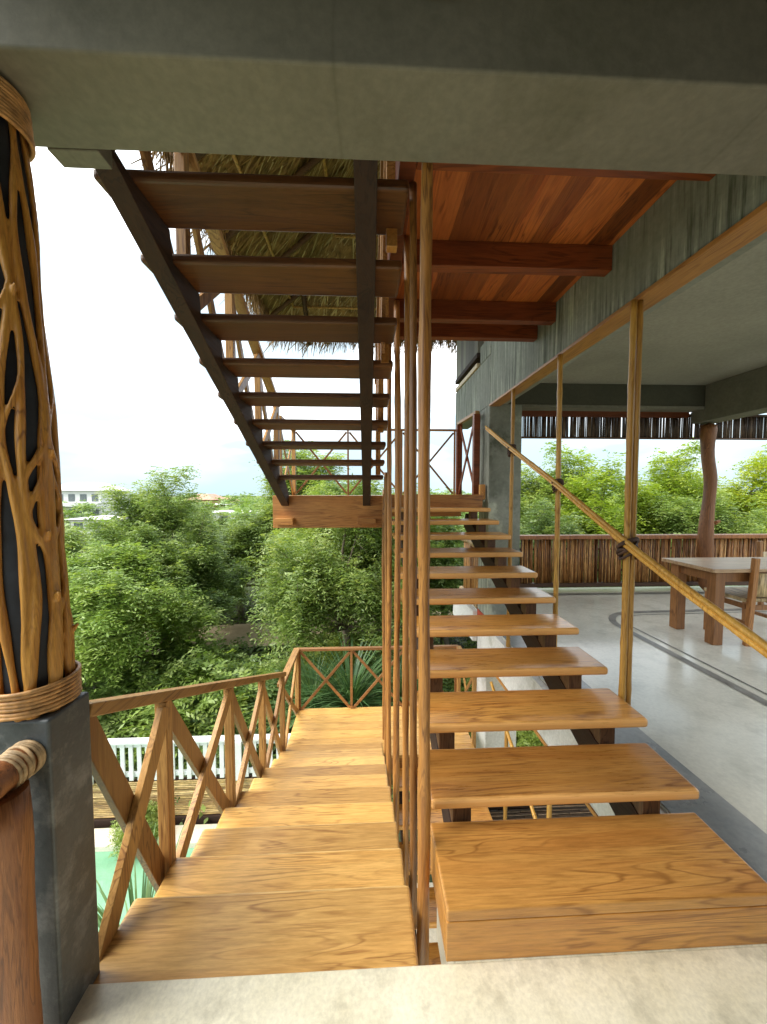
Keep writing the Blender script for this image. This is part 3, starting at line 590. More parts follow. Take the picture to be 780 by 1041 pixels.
# ------------------------------------------------------------------ pillar with the twisted log column, log handrail
t = thing('concrete_pillar', (-.975, 1.08, -.3), 'slate grey cement pillar under the twisted log column', 'pillar')
b = MB(); b.box(-1.12, -.852, 1.005, 1.155, -.3, .895); b.build('pillar_body', 'pillar', t, .008)
CB, CT = Vector((-.945, 1.08, .895)), Vector((-1.035, 1.10, 2.6))
t = thing('log_column', CB, 'dark log column wrapped in a lattice of twisted orange roots', 'column')
def cpt(f, th, r): c = CB.lerp(CT, f); return c + Vector((math.cos(th) * r, math.sin(th) * r, 0))
def crad(f): return .083 + .010 * math.sin(f * 3.1) + .004 * math.sin(f * 17)
b = MB(); b.tube([CB.lerp(CT, k / 24) for k in range(25)], [crad(k / 24) - .012 for k in range(25)], 24); b.build('core', 'core', t)
def roots():
    b = MB(); rs = random.Random(21); n = 18; tracks = []
    for i in range(n):
        base = 2 * math.pi * i / n + rs.uniform(-.12, .12); ph = rs.uniform(0, 6.28); ph2 = rs.uniform(0, 6.28); am = rs.uniform(.08, .22)
        thick = rs.uniform(.7, 1.25) * (1.2 if i % 3 == 0 else .9)
        tr = []
        for k in range(61):
            f = k / 60; th = base + am * math.sin(f * 6.5 + ph) + .13 * math.sin(f * 15 + ph2) + .25 * f
            r = (.0135 - .0062 * f ** .8) * thick * (1 + .25 * math.sin(f * 21 + ph) * .6 + .12 * math.sin(f * 47 + ph2)); tr.append((f, th, max(.005, r)))
        tracks.append(tr)
        b.tube([cpt(f, th, crad(f) - .004 - r * .35) for f, th, r in tr], [r for _, _, r in tr], 9)
    for _ in range(60):      # short bridges and forks between neighbouring roots
        i = rs.randrange(n); k = rs.randrange(3, 50); dk = rs.choice((-6, -5, 5, 6, 7, 8)); k2 = max(0, min(60, k + abs(dk)))
        A = tracks[i][k]; B_ = tracks[(i + rs.choice((1, -1))) % n][k2]
        d_ = (B_[1] - A[1] + math.pi) % (2 * math.pi) - math.pi
        if abs(d_) > .95: continue
        pts = []; rr = []
        for q in range(8):
            u = q / 7; su = u * u * (3 - 2 * u); f = A[0] + (B_[0] - A[0]) * u; pts.append(cpt(f, A[1] + d_ * su, crad(f) - .004)); rr.append((A[2] * (1 - u) + B_[2] * u) * .72)
        b.tube(pts, rr, 8)
    for _ in range(12):      # cut twig stubs
        tr = tracks[rs.randrange(n)]; f, th, r = tr[rs.randrange(2, 58)]
        b.tube([cpt(f, th, crad(f)), cpt(f + .012, th + rs.uniform(-.12, .12), crad(f) + .006 + r)], [r * .8, r * .4], 7)
    return b
rt = roots().build('root_lattice', 'root', t)
rm = rt.modifiers.new('remesh', 'REMESH'); rm.mode = 'VOXEL'; rm.voxel_size = .0035; rm.use_smooth_shade = True
sm = rt.modifiers.new('smooth', 'SMOOTH'); sm.factor = .5; sm.iterations = 3
for f0, n, lab in ((.010, 7, None), (.93, 10, None)):
    b = MB()
    for k in range(n):
        f = f0 + k * .0063; c = CB.lerp(CT, f); b.ring((c.x, c.y, c.z), crad(f) + .012 + random.uniform(-.001, .001), .0058, 40, 8, axis=(random.uniform(-.02, .02), random.uniform(-.02, .02), 1))
    b.build('rope_wrap', 'rope', t)
t = thing('log_handrail', (-.91, .93, -.02), 'reddish log handrail and post against the slate pillar', 'handrail')
b = MB(); b.tube([(-.905, 1.0 - .1 * k, .80 + .004 * math.sin(k)) for k in range(16)], [.040 + .003 * math.sin(k * 1.3) for k in range(16)], 16); b.build('rail', 'log', t)
b = MB(); b.tube([(-.905 + .002 * math.sin(k), .925, -.0 + .76 * k / 10) for k in range(11)], [.054 + .0015 * math.sin(k * 1.7) for k in range(11)], 18); b.build('post', 'log', t)
b = MB()
for k in range(9): b.ring((-.905, .998 - k * .0082, .80), .0415 + random.uniform(0, .002), .0046, 26, 8, axis=(random.uniform(-.15, .15), 1, random.uniform(-.12, .12)))
b.build('rope_wrap', 'rope_pale', t)
t = thing('spot_lamp', (.17, .97, 2.85), 'small black spot lamp with a cable on the beam face', 'lamp')
b = MB(); b.box(.13, .20, .975, 1.011, 2.765, 2.86); b.build('lamp_body', 'black', t, .008)
b = MB(); b.tube([(.16 + .055 * math.sin(a * .45), .985, 2.82 - .05 * math.cos(a * .45)) for a in range(6)], .0035, 6); b.build('cable', 'rope_dark', t)

# ------------------------------------------------------------------ open room on the right
def sticks(b, x0, x1, y, z0, z1, step, r, skip=0.0, jz=.01, axis='x', jy=.006, lean=.004):
    x = x0
    while x < x1:
        if random.random() >= skip:
            rr = r * random.uniform(.75, 1.2); a = random.uniform(-lean, lean); yy = y + random.uniform(-jy, jy)
            p = (x, yy, z0 + random.uniform(-jz, jz)); q = (x + a, yy, z1 + random.uniform(-jz, jz))
            if axis == 'y': p = (p[1], p[0], p[2]); q = (q[1], q[0], q[2])
            b.tube([p, q], rr, 6)
        x += step * random.uniform(.85, 1.15)
    return b
t = thing('reed_parapet', (5, 5.6, 0), 'low parapet wall of brown upright reeds at the far side of the room', 'parapet')
m_ = sticks(MB(), 1.66, 6.45, 5.62, .10, .80, .0225, .0108, skip=.05, jz=.02, lean=.02); sticks(m_, 1.66, 6.45, 5.645, .10, .80, .026, .0105, skip=.12, jz=.02, lean=.02); m_.build('reed_panel', 'reed', t)
for z_ in (.28, .62):
    b = MB(); b.box(1.66, 6.45, 5.66, 5.68, z_, z_ + .03); b.build('batten', 'dark', t)
b = MB(); b.box(1.64, 6.45, 5.55, 5.70, .80, .86); b.build('cap_rail', 'log', t, .008)
b = MB(); b.box(1.64, 6.45, 5.57, 5.69, .05, .11); b.build('base_rail', 'rafter', t, .006)
t = thing('reed_parapet', (1.5, 5.2, 0), 'short reed parapet with pale log caps beside the concrete column', 'parapet')
sticks(MB(), 4.70, 5.52, 1.47, .06, .80, .021, .0115, axis='y').build('reed_panel', 'reed_y', t)
b = MB(); b.tube([(1.46, 4.67 + .15 * k, .83 + .01 * math.sin(k * 2)) for k in range(7)], [.045 + .006 * math.sin(k) for k in range(7)], 12); b.build('cap_log', 'rope_pale', t)
b = MB(); b.tube([(1.45, 4.67 + .15 * k, .05) for k in range(7)], .045, 12); b.build('base_log', 'rope_pale', t)
t = thing('reed_valance', (5, 5.62, 2.36), 'dark hanging valance of reeds under the far beam', 'blind')
sticks(MB(), 1.66, 6.45, 5.62, 2.37, 2.70, .021, .0105, skip=.035, jz=.004).build('reed_curtain', 'reed_dark', t)
b = MB(); b.box(1.66, 6.45, 5.60, 5.64, 2.345, 2.372); b.build('bottom_rail', 'rafter', t, .003)
b = MB(); b.box(1.66, 6.45, 5.60, 5.66, 2.70, 2.735); b.build('top_rail', 'rafter', t, .003)
t = thing('log_post', (5.12, 5.38, 0), 'crooked orange log post holding up the room beam', 'post')
ctl = [(5.13, 0, .10), (5.12, .5, .098), (5.10, .85, .10), (5.11, 1.1, .092), (5.125, 1.3, .078), (5.145, 1.55, .078), (5.15, 1.75, .085), (5.10, 1.95, .082), (5.075, 2.15, .082), (5.075, 2.35, .095), (5.08, 2.56, .13)]
b = MB(); b.tube([(x, 5.36, z) for x, z, r in ctl], [r for *_, r in ctl], 18); o = b.build('trunk', 'logpost', t); o.modifiers.new('sub', 'SUBSURF').render_levels = 1
b = MB(); b.tube([(5.20, 5.33, 1.06), (5.26, 5.30, 1.10)], [.035, .02], 8); b.build('branch_stub', 'logpost', t)

TX0, TX1, TY0, TY1 = 3.42, 4.75, 3.46, 4.0
t = thing('dining_table', (4.0, 3.75, 0), 'square legged wooden dining table with worn pale top', 'table')
b = MB(); b.box(TX0 - .07, TX1 + .07, TY0 - .05, TY1 + .06, .735, .772); b.build('tabletop', 'tabletop', t, .006)
b = MB(); b.box(TX0 + .01, TX1 - .01, TY0 + .02, TY0 + .05, .63, .734); b.box(TX0 + .01, TX1 - .01, TY1 - .05, TY1 - .02, .63, .734); b.box(TX0 + .02, TX0 + .05, TY0 + .051, TY1 - .051, .63, .734); b.box(TX1 - .05, TX1 - .02, TY0 + .051, TY1 - .051, .63, .734); b.build('apron', 'table', t, .003)
for x in (TX0, TX1 - .1):
    for y in (TY0, TY1 - .1): b = MB(); b.box(x, x + .1, y, y + .1, 0, .734); b.build('leg', 'table', t, .006)
def chair(loc, rz, label):
    t = thing('wooden_chair', (0, 0, 0), label, 'chair', 'chairs at the dining table')
    for x in (-.22, .22):
        b = MB(); b.box(x - .025, x + .025, -.24, -.19, 0, .43); b.build('leg', 'table', t, .004)
        b = MB(); b.bar((x, .21, 0), (x, .26, .88), .05, .045, up=(0, 1, 0)); b.build('leg', 'table', t, .004)
        b = MB(); b.box(x - .015, x + .015, -.19, .19, .20, .235); b.build('stretcher', 'table', t, .003)
    b = MB(); b.box(-.195, .195, -.225, -.205, .36, .41); b.box(-.195, .195, .215, .235, .36, .41); b.box(-.23, -.21, -.19, .19, .36, .41); b.box(.21, .23, -.19, .19, .36, .41); b.build('seat_frame', 'table', t, .003)
    b = MB(); b.box(-.25, .25, -.25, .20, .431, .468); b.build('seat', 'wicker', t, .01)
    b = MB()
    vs = []
    for i in range(9):
        x = -.195 + .39 * i / 8; sag = .02 * (1 - ((x / .2) ** 2))
        for z in (.50, .73): vs += [(x, .235 + sag + (z - .5) * .06 - .012, z), (x, .235 + sag + (z - .5) * .06 + .012, z)]
    fs = []
    for i in range(8):
        o = i * 4; p = o + 4; fs += [(o, p, p + 2, o + 2), (o + 3, p + 3, p + 1, o + 1), (o + 2, p + 2, p + 3, o + 3), (o + 1, p + 1, p, o)]
    fs += [(0, 2, 3, 1), (32, 33, 35, 34)]
    b.add(vs, fs, True); b.build('backrest', 'wicker', t)
    t.location = loc; t.rotation_euler = (0, 0, rz); return t
chair((3.97, 3.655, 0), R(180), 'low wooden chair with woven palm seat on the near side of the table')
chair((5.42, 4.42, 0), R(10), 'pale backed chair behind the table by the reed parapet')

# ------------------------------------------------------------------ thatched roof
def thatch_roof():
    x0, x1, y0, y1, ze = -1.9, 6.0, -2.0, 8.0, 4.78; xr = (x0 + x1) / 2; ya, yb = 1.95, 4.05; sl2 = .9; zr = ze + (xr - x0) * sl2
    t = thing('thatched_roof', (xr, 3, ze), 'palm thatched roof with fringed eaves over the upper floor', 'roof')
    A, B_, C_, D = (x0, y0, ze), (x1, y0, ze), (x1, y1, ze), (x0, y1, ze); E_, F_ = (xr, ya, zr), (xr, yb, zr)
    b = MB(); up_ = .16
    lift = lambda p, d: (p[0], p[1], p[2] + d)
    vs = [A, B_, C_, D, E_, F_]; vs = [lift(p, .05) for p in vs] + [lift(p, .05 + up_) for p in vs]
    lo = [(0, 4, 5, 3), (2, 3, 5), (1, 2, 5, 4), (0, 1, 4)]
    fs = lo + [tuple(i + 6 for i in reversed(f)) for f in lo] + [(0, 3, 9, 6), (3, 2, 8, 9), (2, 1, 7, 8), (1, 0, 6, 7)]
    b.add(vs, fs); b.build('thatch_layer', 'thatch', t)
    # palm blades hanging under the layer and along the eaves
    b = MB(); b2 = MB(); rs = random.Random(5)
    planes = [(Vector(D), Vector(A), Vector(E_), Vector(F_)), (Vector(C_), Vector(D), Vector(F_), Vector(F_)), (Vector(B_), Vector(C_), Vector(F_), Vector(E_))]
    for pi, (p, q, r_, s2) in enumerate(planes):
        for k in range(5200 if pi < 2 else 1200):
            u, v = rs.random(), rs.random() ** 1.15 * .93
            base = p.lerp(q, u); top = s2.lerp(r_, u); pt = base.lerp(top, v); dn = (base - top).normalized(); al = (q - p).normalized()
            dirv = (dn + al * rs.uniform(-.55, .55)).normalized(); ln = rs.uniform(.25, .6); wd = rs.uniform(.006, .018)
            n_ = al.cross(dn).normalized(); n_ = -n_ if n_.z > 0 else n_
            a = pt + n_ * rs.uniform(-.02, .03); c = a + dirv * ln + n_ * rs.uniform(.0, .05); sd = dirv.cross(n_).normalized() * wd
            (b if rs.random() < .75 else b2).add([a - sd, a + sd, c + sd * .3, c - sd * .3], [(0, 1, 2, 3)])
    for p, q in ((Vector(A), Vector(D)), (Vector(D), Vector(C_))):
        n_ = int((q - p).length * 210)
        for k in range(n_):
            a = p.lerp(q, rs.random()) + Vector((rs.uniform(-.05, .12), rs.uniform(-.12, .05), rs.uniform(0, .12))); c = a + Vector((rs.uniform(-.07, .07), rs.uniform(-.07, .07), -rs.uniform(.14, .42)))
            sd = Vector((rs.uniform(-1, 1), rs.uniform(-1, 1), 0)).normalized() * rs.uniform(.005, .014); b.add([a - sd, a + sd, c + sd * .2, c - sd * .2], [(0, 1, 2, 3)])
    b.build('thatch_blades', 'thatch', t); b2.build('palm_ribs', 'straw', t)
    for k in range(9):
        y = y0 + .6 + k * 1.08; f = 1 if ya < y < yb else (max(.25, 1 - abs(y - (ya if y <= ya else yb)) / 3.95))
        b = MB(); b.tube([(x0 - .1, y, ze - .12), (x0 + (xr - x0) * f, y, ze - .12 + (zr - ze) * f)], .045, 8); b.build('rafter', 'rafter', t)
    for k in range(7):
        x = x0 + .7 + k * 1.08; f = max(.25, 1 - abs(x - xr) / 3.95)
        b = MB(); b.tube([(x, y1 + .1, ze - .12), (x, y1 - (y1 - yb) * f, ze - .12 + (zr - ze) * f)], .045, 8); b.build('rafter', 'rafter', t)
    for k in range(4):
        f = .12 + k * .22; b = MB(); x = x0 + (xr - x0) * f; b.tube([(x, y0 + 4 * f, ze + (zr - ze) * f - .06), (x, y1 - 3.95 * f, ze + (zr - ze) * f - .06)], .022, 6); b.build('batten', 'rope', t)
        b = MB(); y = y1 - (y1 - yb) * f; b.tube([(x0 + 3.95 * f, y, ze + (zr - ze) * f - .06), (x1 - 3.95 * f, y, ze + (zr - ze) * f - .06)], .022, 6); b.build('batten', 'rope', t)
    return t
thatch_roof()

# ------------------------------------------------------------------ vegetation
def leaf_mesh(name, centers, per, spread, ln, wd, droop, mat, rs, parent=None, origin=(0, 0, 0), twig=.34, leaflets=8):
    """fronds: each a drooping twig that carries pairs of leaflets; returns an object"""
    n = len(centers) * per
    c = np.repeat(np.array(centers), per, 0) + rs.normal(0, 1, (n, 3)) * np.array(spread)
    th = rs.uniform(0, 2 * np.pi, n); el_ = rs.normal(.15, .45, n)
    d_ = np.stack([np.cos(th) * np.cos(el_), np.sin(th) * np.cos(el_), np.sin(el_)], 1)
    side = np.stack([-np.sin(th), np.cos(th), np.zeros(n)], 1)
    tl = twig * rs.uniform(.6, 1.3, n)
    V = np.zeros((n, leaflets, 4, 3)); base_t = np.clip(rs.normal(.5, .22, n), 0, 1)
    clump = np.repeat(rs.normal(0, .19, len(centers)), per); base_t = np.clip(base_t + clump, 0, 1)
    for k in range(leaflets):
        f = (k // 2 + 1) / (leaflets / 2); s = 1 if k % 2 else -1
        root = c + d_ * (tl * f)[:, None]; root[:, 2] -= droop * (f ** 2) * tl
        dirv = d_ * .55 + side * s * .85 + rs.normal(0, .18, (n, 3)); dirv[:, 2] -= droop * .5 * f; dirv /= np.linalg.norm(dirv, axis=1)[:, None]
        l_ = ln * rs.uniform(.7, 1.25, n)[:, None]
        nz = np.cross(dirv, d_ + rs.normal(0, .25, (n, 3))); nz /= np.linalg.norm(nz, axis=1)[:, None] + 1e-6
        sd = np.cross(dirv, nz) * wd
        V[:, k, 0] = root; V[:, k, 1] = root + dirv * l_ * .5 + sd; V[:, k, 2] = root + dirv * l_; V[:, k, 3] = root + dirv * l_ * .5 - sd
    V = V.reshape(-1, 3); nf = n * leaflets
    me = bpy.data.meshes.new(name); me.vertices.add(len(V)); me.vertices.foreach_set('co', V.ravel())
    me.loops.add(nf * 4); me.loops.foreach_set('vertex_index', np.arange(nf * 4)); me.polygons.add(nf)
    me.polygons.foreach_set('loop_start', np.arange(nf) * 4); me.polygons.foreach_set('loop_total', np.full(nf, 4))
    at = me.attributes.new('tint', 'FLOAT', 'FACE'); at.data.foreach_set('value', np.clip(np.repeat(base_t, leaflets) + rs.normal(0, .08, nf), 0, 1))
    me.materials.append(M[mat]); me.update(); me.validate()
    o = bpy.data.objects.new(name, me); col.objects.link(o); attach(o, parent, origin); return o

def tree_proto(label, h, r, seed, mat, lobes=9, per=26, nc=130, ln=.105, wd=.017, droop=.55, flat=.75, base=.2):
    rs = np.random.default_rng(seed); t = thing('tree', (0, 0, 0), label, 'tree')
    centers = []; b = MB(); tips = []
    b.tube([(0, 0, 0), (.05, .03, h * .2), (-.04, .06, h * .42)], [.15, .12, .09], 9)
    for i in range(lobes):
        a = 2 * math.pi * i / lobes * 2.4 + rs.uniform(-.4, .4); rr = r * math.sqrt((i + .5) / lobes) * .8; z = h * (base + (1 - base) * .92 * (1 - (rr / r) ** 1.6) * rs.uniform(.65, 1.05) + .05)
        L_ = np.array([math.cos(a) * rr, math.sin(a) * rr, z]); tips.append(L_); lr_ = r
        mid_ = L_ * np.array([.45, .45, .75]); mid_[2] = max(mid_[2], h * .3)
        b.tube([(-.02, .04, h * .33), tuple(mid_ + rs.normal(0, .08, 3)), tuple(L_)], [.06, .04, .012], 6)
        m_ = nc // lobes; lr = r * rs.uniform(.20, .36)
        p = rs.normal(0, 1, (m_, 3)); p /= np.linalg.norm(p, axis=1)[:, None]; p *= (rs.uniform(.35, 1, m_) ** .5)[:, None] * lr; p[:, 2] *= flat
        centers += list(L_ + p)
        for q in range(4):
            e = L_ + p[q]; b.tube([tuple(mid_ * .3 + L_ * .7), tuple(e)], [.018, .005], 5)
    for q in range(20):      # loose shoots that break the outline
        L0 = tips[rs.integers(len(tips))]; dv = np.array([L0[0], L0[1], 0]) / r * rs.uniform(.2, .9) + np.array([rs.normal(0, .25), rs.normal(0, .25), rs.uniform(.35, 1.0)]); dv /= np.linalg.norm(dv); ln_ = r * rs.uniform(.30, .52)
        for f in np.linspace(.35, 1, 6): centers.append(L0 + dv * ln_ * f + rs.normal(0, .02, 3))
        b.tube([tuple(L0), tuple(L0 + dv * ln_)], [.014, .004], 5)
    b.build('trunk', 'bark', t, origin=(0, 0, 0))
    leaf_mesh('crown', centers, per, (.13, .13, .09), ln, wd, droop, mat, rs, t)
    return t
def place(proto, loc, s, rz, label, used, sz=None, grp='trees in the garden'):
    if proto.name not in used: o = proto; used.add(proto.name)
    else:
        o = proto.copy(); col.objects.link(o)
        for ch in proto.children: c = ch.copy(); col.objects.link(c); c.parent = o
    o.location = loc; o.scale = (s, s, sz or s); o.rotation_euler = (0, 0, rz); o['label'] = label; o['group'] = grp; return o
used = set()
TA = tree_proto('a', 4.6, 2.5, 1, 'leaf1', lobes=19, nc=340, per=30)
TB = tree_proto('b', 5.0, 2.1, 2, 'leaf2', lobes=17, nc=300, per=30, droop=.7)
TC = tree_proto('c', 4.8, 2.6, 3, 'leaf3', lobes=18, nc=330, per=30)
TD = tree_proto('d', 4.8, 2.4, 4, 'leaf4', lobes=19, nc=300, per=30)
TE = tree_proto('e', 5.4, 2.3, 5, 'leaf1', lobes=24, nc=340, per=26, flat=.6, droop=.45, base=.12)
def at(px, d_, z=GZ): return ((px - 373) / 378 * d_, d_, z)
for pr_, px, dd, s, rz, lab, sz in (
    (TB, 118, 7.6, .86, .4, 'bright drooping tree right of the log column, nearest of the garden trees', .72),
    (TC, 176, 10.0, .76, 2.0, 'dark feathery tree behind the bright drooping one', .76),
    (TA, 48, 9.5, .9, 1.0, 'mid green tree partly behind the log column', .76),
    (TE, 166, 9.8, .80, .2, 'tall wispy tree rising above the skyline by the white house', .88),
    (TA, 205, 15.5, 1.0, 3.0, 'round green tree under the ochre roofs', .86),
    (TC, 245, 13.8, 1.0, 4.2, 'dark tree to the left of the landing fascia', .83),
    (TA, 350, 8.8, .88, 5.1, 'large feathery tree filling the gap under the eye level landing', .98),
    (TB, 338, 10.6, .80, 1.2, 'yellow green tree behind the large tree under the landing', .98),
    (TC, 385, 11.5, 1.0, .9, 'dark tree directly behind the row of poles', 1.0),
    (TA, 455, 10.5, 1.0, 2.2, 'green tree seen between the upper treads of the middle flight', .92),
    (TE, 310, 15.0, 1.25, 2.6, 'thin treetop poking above the eye level landing', 1.12),
    (TB, 30, 7.2, .6, 3.3, 'low fresh tree hidden at the left of the log column', .56),
    (TA, 560, 12.5, 1.1, .5, 'mid green tree behind the second bamboo post', 1.10),
    (TD, 610, 12.0, 1.08, 1.5, 'sunlit lime tree behind the nearest bamboo post', 1.17),
    (TD, 680, 12.6, 1.1, 3.6, 'sunlit lime tree left of the crooked log post', 1.16),
    (TD, 765, 12.0, 1.1, 5.2, 'sunlit lime tree right of the crooked log post', 1.13),
    (TA, 720, 10.6, .92, 2.9, 'lower green tree behind the crooked log post', .92),
    (TC, 540, 10.2, .92, 4.4, 'dark tree at the foot of the concrete column', .9),
    (TD, 860, 12.4, 1.1, 1.1, 'lime tree at the right end of the reed parapet', 1.1),
):
    place(pr_, at(px, dd), s, rz, lab, used, sz)

def shrub_proto(seed, mat, r=.7, h=.9, nc=60, per=34):
    rs = np.random.default_rng(seed); t = thing('shrub', (0, 0, 0), 'x', 'shrub')
    p = rs.normal(0, 1, (nc, 3)); p /= np.linalg.norm(p, axis=1)[:, None]; p *= (rs.uniform(.3, 1, nc) ** .5)[:, None]; p[:, 2] = np.abs(p[:, 2]); p *= np.array([r, r, h])
    leaf_mesh('foliage', p, per, (.1, .1, .1), .066, .0125, .4, mat, rs, t, twig=.17)
    b = MB()
    for k in range(5): b.tube([(0, 0, 0), tuple(p[k] * .9)], [.02, .006], 5)
    b.build('stem', 'bark', t, origin=(0, 0, 0)); return t
SA, SB, SC = shrub_proto(11, 'leaf2'), shrub_proto(12, 'leaf1'), shrub_proto(13, 'leaf3')
for pr_, px, dd, s, rz, lab in (
    (SA, 195, 6.9, 1.75, 0, 'bright shrub just beyond the white picket fence'), (SB, 125, 6.6, 1.7, 1, 'green shrub behind the fence near the pillar'),
    (SC, 250, 7.2, 1.5, 2, 'dark shrub behind the end of the sloping railing'), (SA, 280, 7.8, 1.4, 3, 'bright shrub left of the spiky plants'),
    (SB, 185, 8.0, 1.7, 1, 'tall green bush in front of the dark feathery tree'), (SB, 325, 9.9, 1.1, 4, 'bush at the bend of the sandy path'),
    (SA, 345, 9.0, 1.5, 5, 'bright bush behind the spiky plants'), (SC, 150, 6.0, .9, 2.5, 'dark low shrub against the cane fence'),
    (SB, 20, 6.3, 1.1, 2.1, 'green shrub behind the log column foot'), (SC, 400, 9.4, 1.2, .7, 'dark bush behind the poles'),
    (SB, 470, 8.2, 1.2, 1.7, 'bush left of the lower white column'), (SC, 90, 6.0, 1.0, 3.5, 'dark shrub left of the sloping railing'),
    (SA, 530, 6.2, 1.0, 5.5, 'bright shrub under the room floor'), (SC, 215, 6.1, 1.0, 5.0, 'dark shrub by the fence post')):
    place(pr_, at(px, dd), s, rz, lab, used, None, 'shrubs in the garden')
o = place(SB, (-3.1, 4.95, GZ + .1), .38, 1.3, 'small leafy sprig at the pool edge in front of the cane fence', used, None, 'shrubs in the garden')

def spiky(n, ln, seed, mat='blade', wd=.016, arch=.9, trunk=.0):
    rs = random.Random(seed); b = MB(); tints = []
    for i in range(n):
        a = rs.uniform(0, 6.283); e = rs.uniform(.25, 1.45); l_ = ln * rs.uniform(.7, 1.1); o = Vector((0, 0, trunk + rs.uniform(0, .12))); pts = []
        for k in range(6):
            f = k / 5; ee = e - arch * f * f; pts.append((f, ee))
        p = Vector(o); P = [Vector(p)]
        for k in range(5):
            ee = e - arch * ((k + .5) / 5) ** 1.5; p = p + Vector((math.cos(a) * math.cos(ee), math.sin(a) * math.cos(ee), math.sin(ee))) * (l_ / 5); P.append(Vector(p))
        sd = Vector((-math.sin(a), math.cos(a), 0)); vs = []
        for k, q in enumerate(P): ww = wd * (1 - (k / 5.2) ** 2) ; vs += [q - sd * ww, q + sd * ww]
        b.add(vs, [(2 * k, 2 * k + 1, 2 * k + 3, 2 * k + 2) for k in range(5)]); tints += [rs.random()] * 5
    return b, tints
def spiky_plant(loc, n, ln, seed, label, **k):
    t = thing('spiky_plant', (0, 0, 0), label, 'plant', 'spiky garden plants'); b, ti = spiky(n, ln, seed, **k); o = b.build('foliage', k.get('mat', 'blade'), t, origin=(0, 0, 0))
    a = o.data.attributes.new('tint', 'FLOAT', 'FACE'); a.data.foreach_set('value', ti)
    if k.get('trunk'):
        s = MB(); s.tube([(0, 0, 0), (0, 0, k['trunk'] + .1)], [.07, .05], 9); s.build('trunk', 'bark', t, origin=(0, 0, 0))
    t.location = loc; return t
spiky_plant((-.95, 6.5, GZ), 260, 1.25, 31, 'spiky blue green plant beyond the left bay of the lower landing railing', trunk=.75)
spiky_plant((-.28, 6.3, GZ), 300, 1.35, 32, 'large spiky plant beyond the middle bay of the lower landing railing', trunk=.9)
spiky_plant((.55, 6.6, GZ), 240, 1.2, 33, 'spiky plant behind the poles at the lower landing', trunk=.8)
spiky_plant((-1.75, 2.75, GZ), 110, 1.15, 34, 'dark arching plant between the pool and the descending flight', trunk=.75, wd=.013)
spiky_plant((1.75, 3.3, GZ), 160, 1.0, 35, 'arching green plant under the room floor beside the lowest flight', trunk=.2)
b = MB(); b.tube([(-1.25, 7.6, GZ), (-1.7, 8.0, -.15)], [.03, .018], 8); tag(b.build('leaning_pole', 'bark'), 'thin bare leaning pole behind the spiky plants', 'pole')

# far wood: a band of distant crowns that reads as one mass
def far_wood():
    rs = np.random.default_rng(77); cs = []
    for k in range(150):
        a = rs.uniform(-.95, 1.15); d_ = rs.uniform(22, 62); 
        if (-.76 < a < -.57 and d_ < 57) or (-.46 < a < -.33 and 30 < d_ < 70): continue
        c = np.array([math.sin(a) * d_, math.cos(a) * d_, GZ]); hh = rs.uniform(1.9, 3.3); rr = rs.uniform(1.6, 2.8)
        m_ = 34; p = rs.normal(0, 1, (m_, 3)); p /= np.linalg.norm(p, axis=1)[:, None]; p *= np.array([rr, rr, hh * .42]); cs += list(c + np.array([0, 0, hh * .58]) + p)
    for k in range(230):
        a = rs.uniform(-.95, 1.0); d_ = rs.uniform(64, 150); c = np.array([math.sin(a) * d_, math.cos(a) * d_, GZ]); hh = rs.uniform(2.6, 4.6) if abs(a + .41) < .16 or abs(a + .68) < .14 else rs.uniform(3.5, 5.8)
        p = rs.normal(0, 1, (24, 3)); p /= np.linalg.norm(p, axis=1)[:, None]; p *= np.array([3.2, 3.2, hh * .42]); cs += list(c + np.array([0, 0, hh * .58]) + p)
    o = leaf_mesh('far_wood', cs, 7, (.42, .42, .3), .5, .13, .4, 'leaf1', rs, twig=.8, leaflets=6); o['kind'] = 'stuff'; tag(o, 'distant green treetops around the town', 'trees'); return o
far_wood()
def undergrowth():
    rs = np.random.default_rng(78); n = 900
    x = rs.uniform(-16, 12, n); y = rs.uniform(5.6, 18, n); k = ~((np.abs(y - np.interp(x, [p[0] for p in pp], [p[1] for p in pp])) < 1.15) & (x > -8)); c = np.stack([x, y, GZ + rs.uniform(0, .35, n)], 1)[k]
    o = leaf_mesh('undergrowth', c, 9, (.3, .3, .12), .16, .035, .3, 'leaf3', rs, twig=.3, leaflets=6); o['kind'] = 'stuff'; tag(o, 'low leafy ground cover under the garden trees', 'ground cover')
undergrowth()

# ------------------------------------------------------------------ garden fence
FY = 5.22
t = thing('picket_fence', (-3.5, FY, GZ + .62), 'white picket fence on top of the yellow cane fence', 'fence')
FX0, FX1 = -6.4, -.95
first = None; x = FX0
while x < FX1:
    if first is None:
        b = MB(); b.box(x - .03, x + .03, FY - .02, FY - .002, GZ + .66, GZ + 1.20); first = b.build('picket', 'white_paint', t, .003)
    else: clone(first, t, Vector((x, FY - .011, GZ + .93)))
    x += .114
b = MB(); b.box(FX0, FX1, FY, FY + .04, GZ + 1.13, GZ + 1.19); b.build('rail', 'white_paint', t, .003)
b = MB(); b.box(FX0, FX1, FY, FY + .04, GZ + .70, GZ + .76); b.build('rail', 'white_paint', t, .003)
b = MB(); b.box(FX0, FX1, FY - .05, FY + .06, GZ + 1.201, GZ + 1.235); b.build('cap_rail', 'white_paint', t, .004)
for x in (-1.85, -3.9, -5.9):
    b = MB(); b.box(x - .07, x + .07, FY - .06, FY - .022, GZ + .64, GZ + 1.20); b.build('post', 'white_paint', t, .004)
t = thing('cane_fence', (-3.5, FY, GZ), 'low fence of horizontal yellow canes by the pool', 'fence')
b = MB()
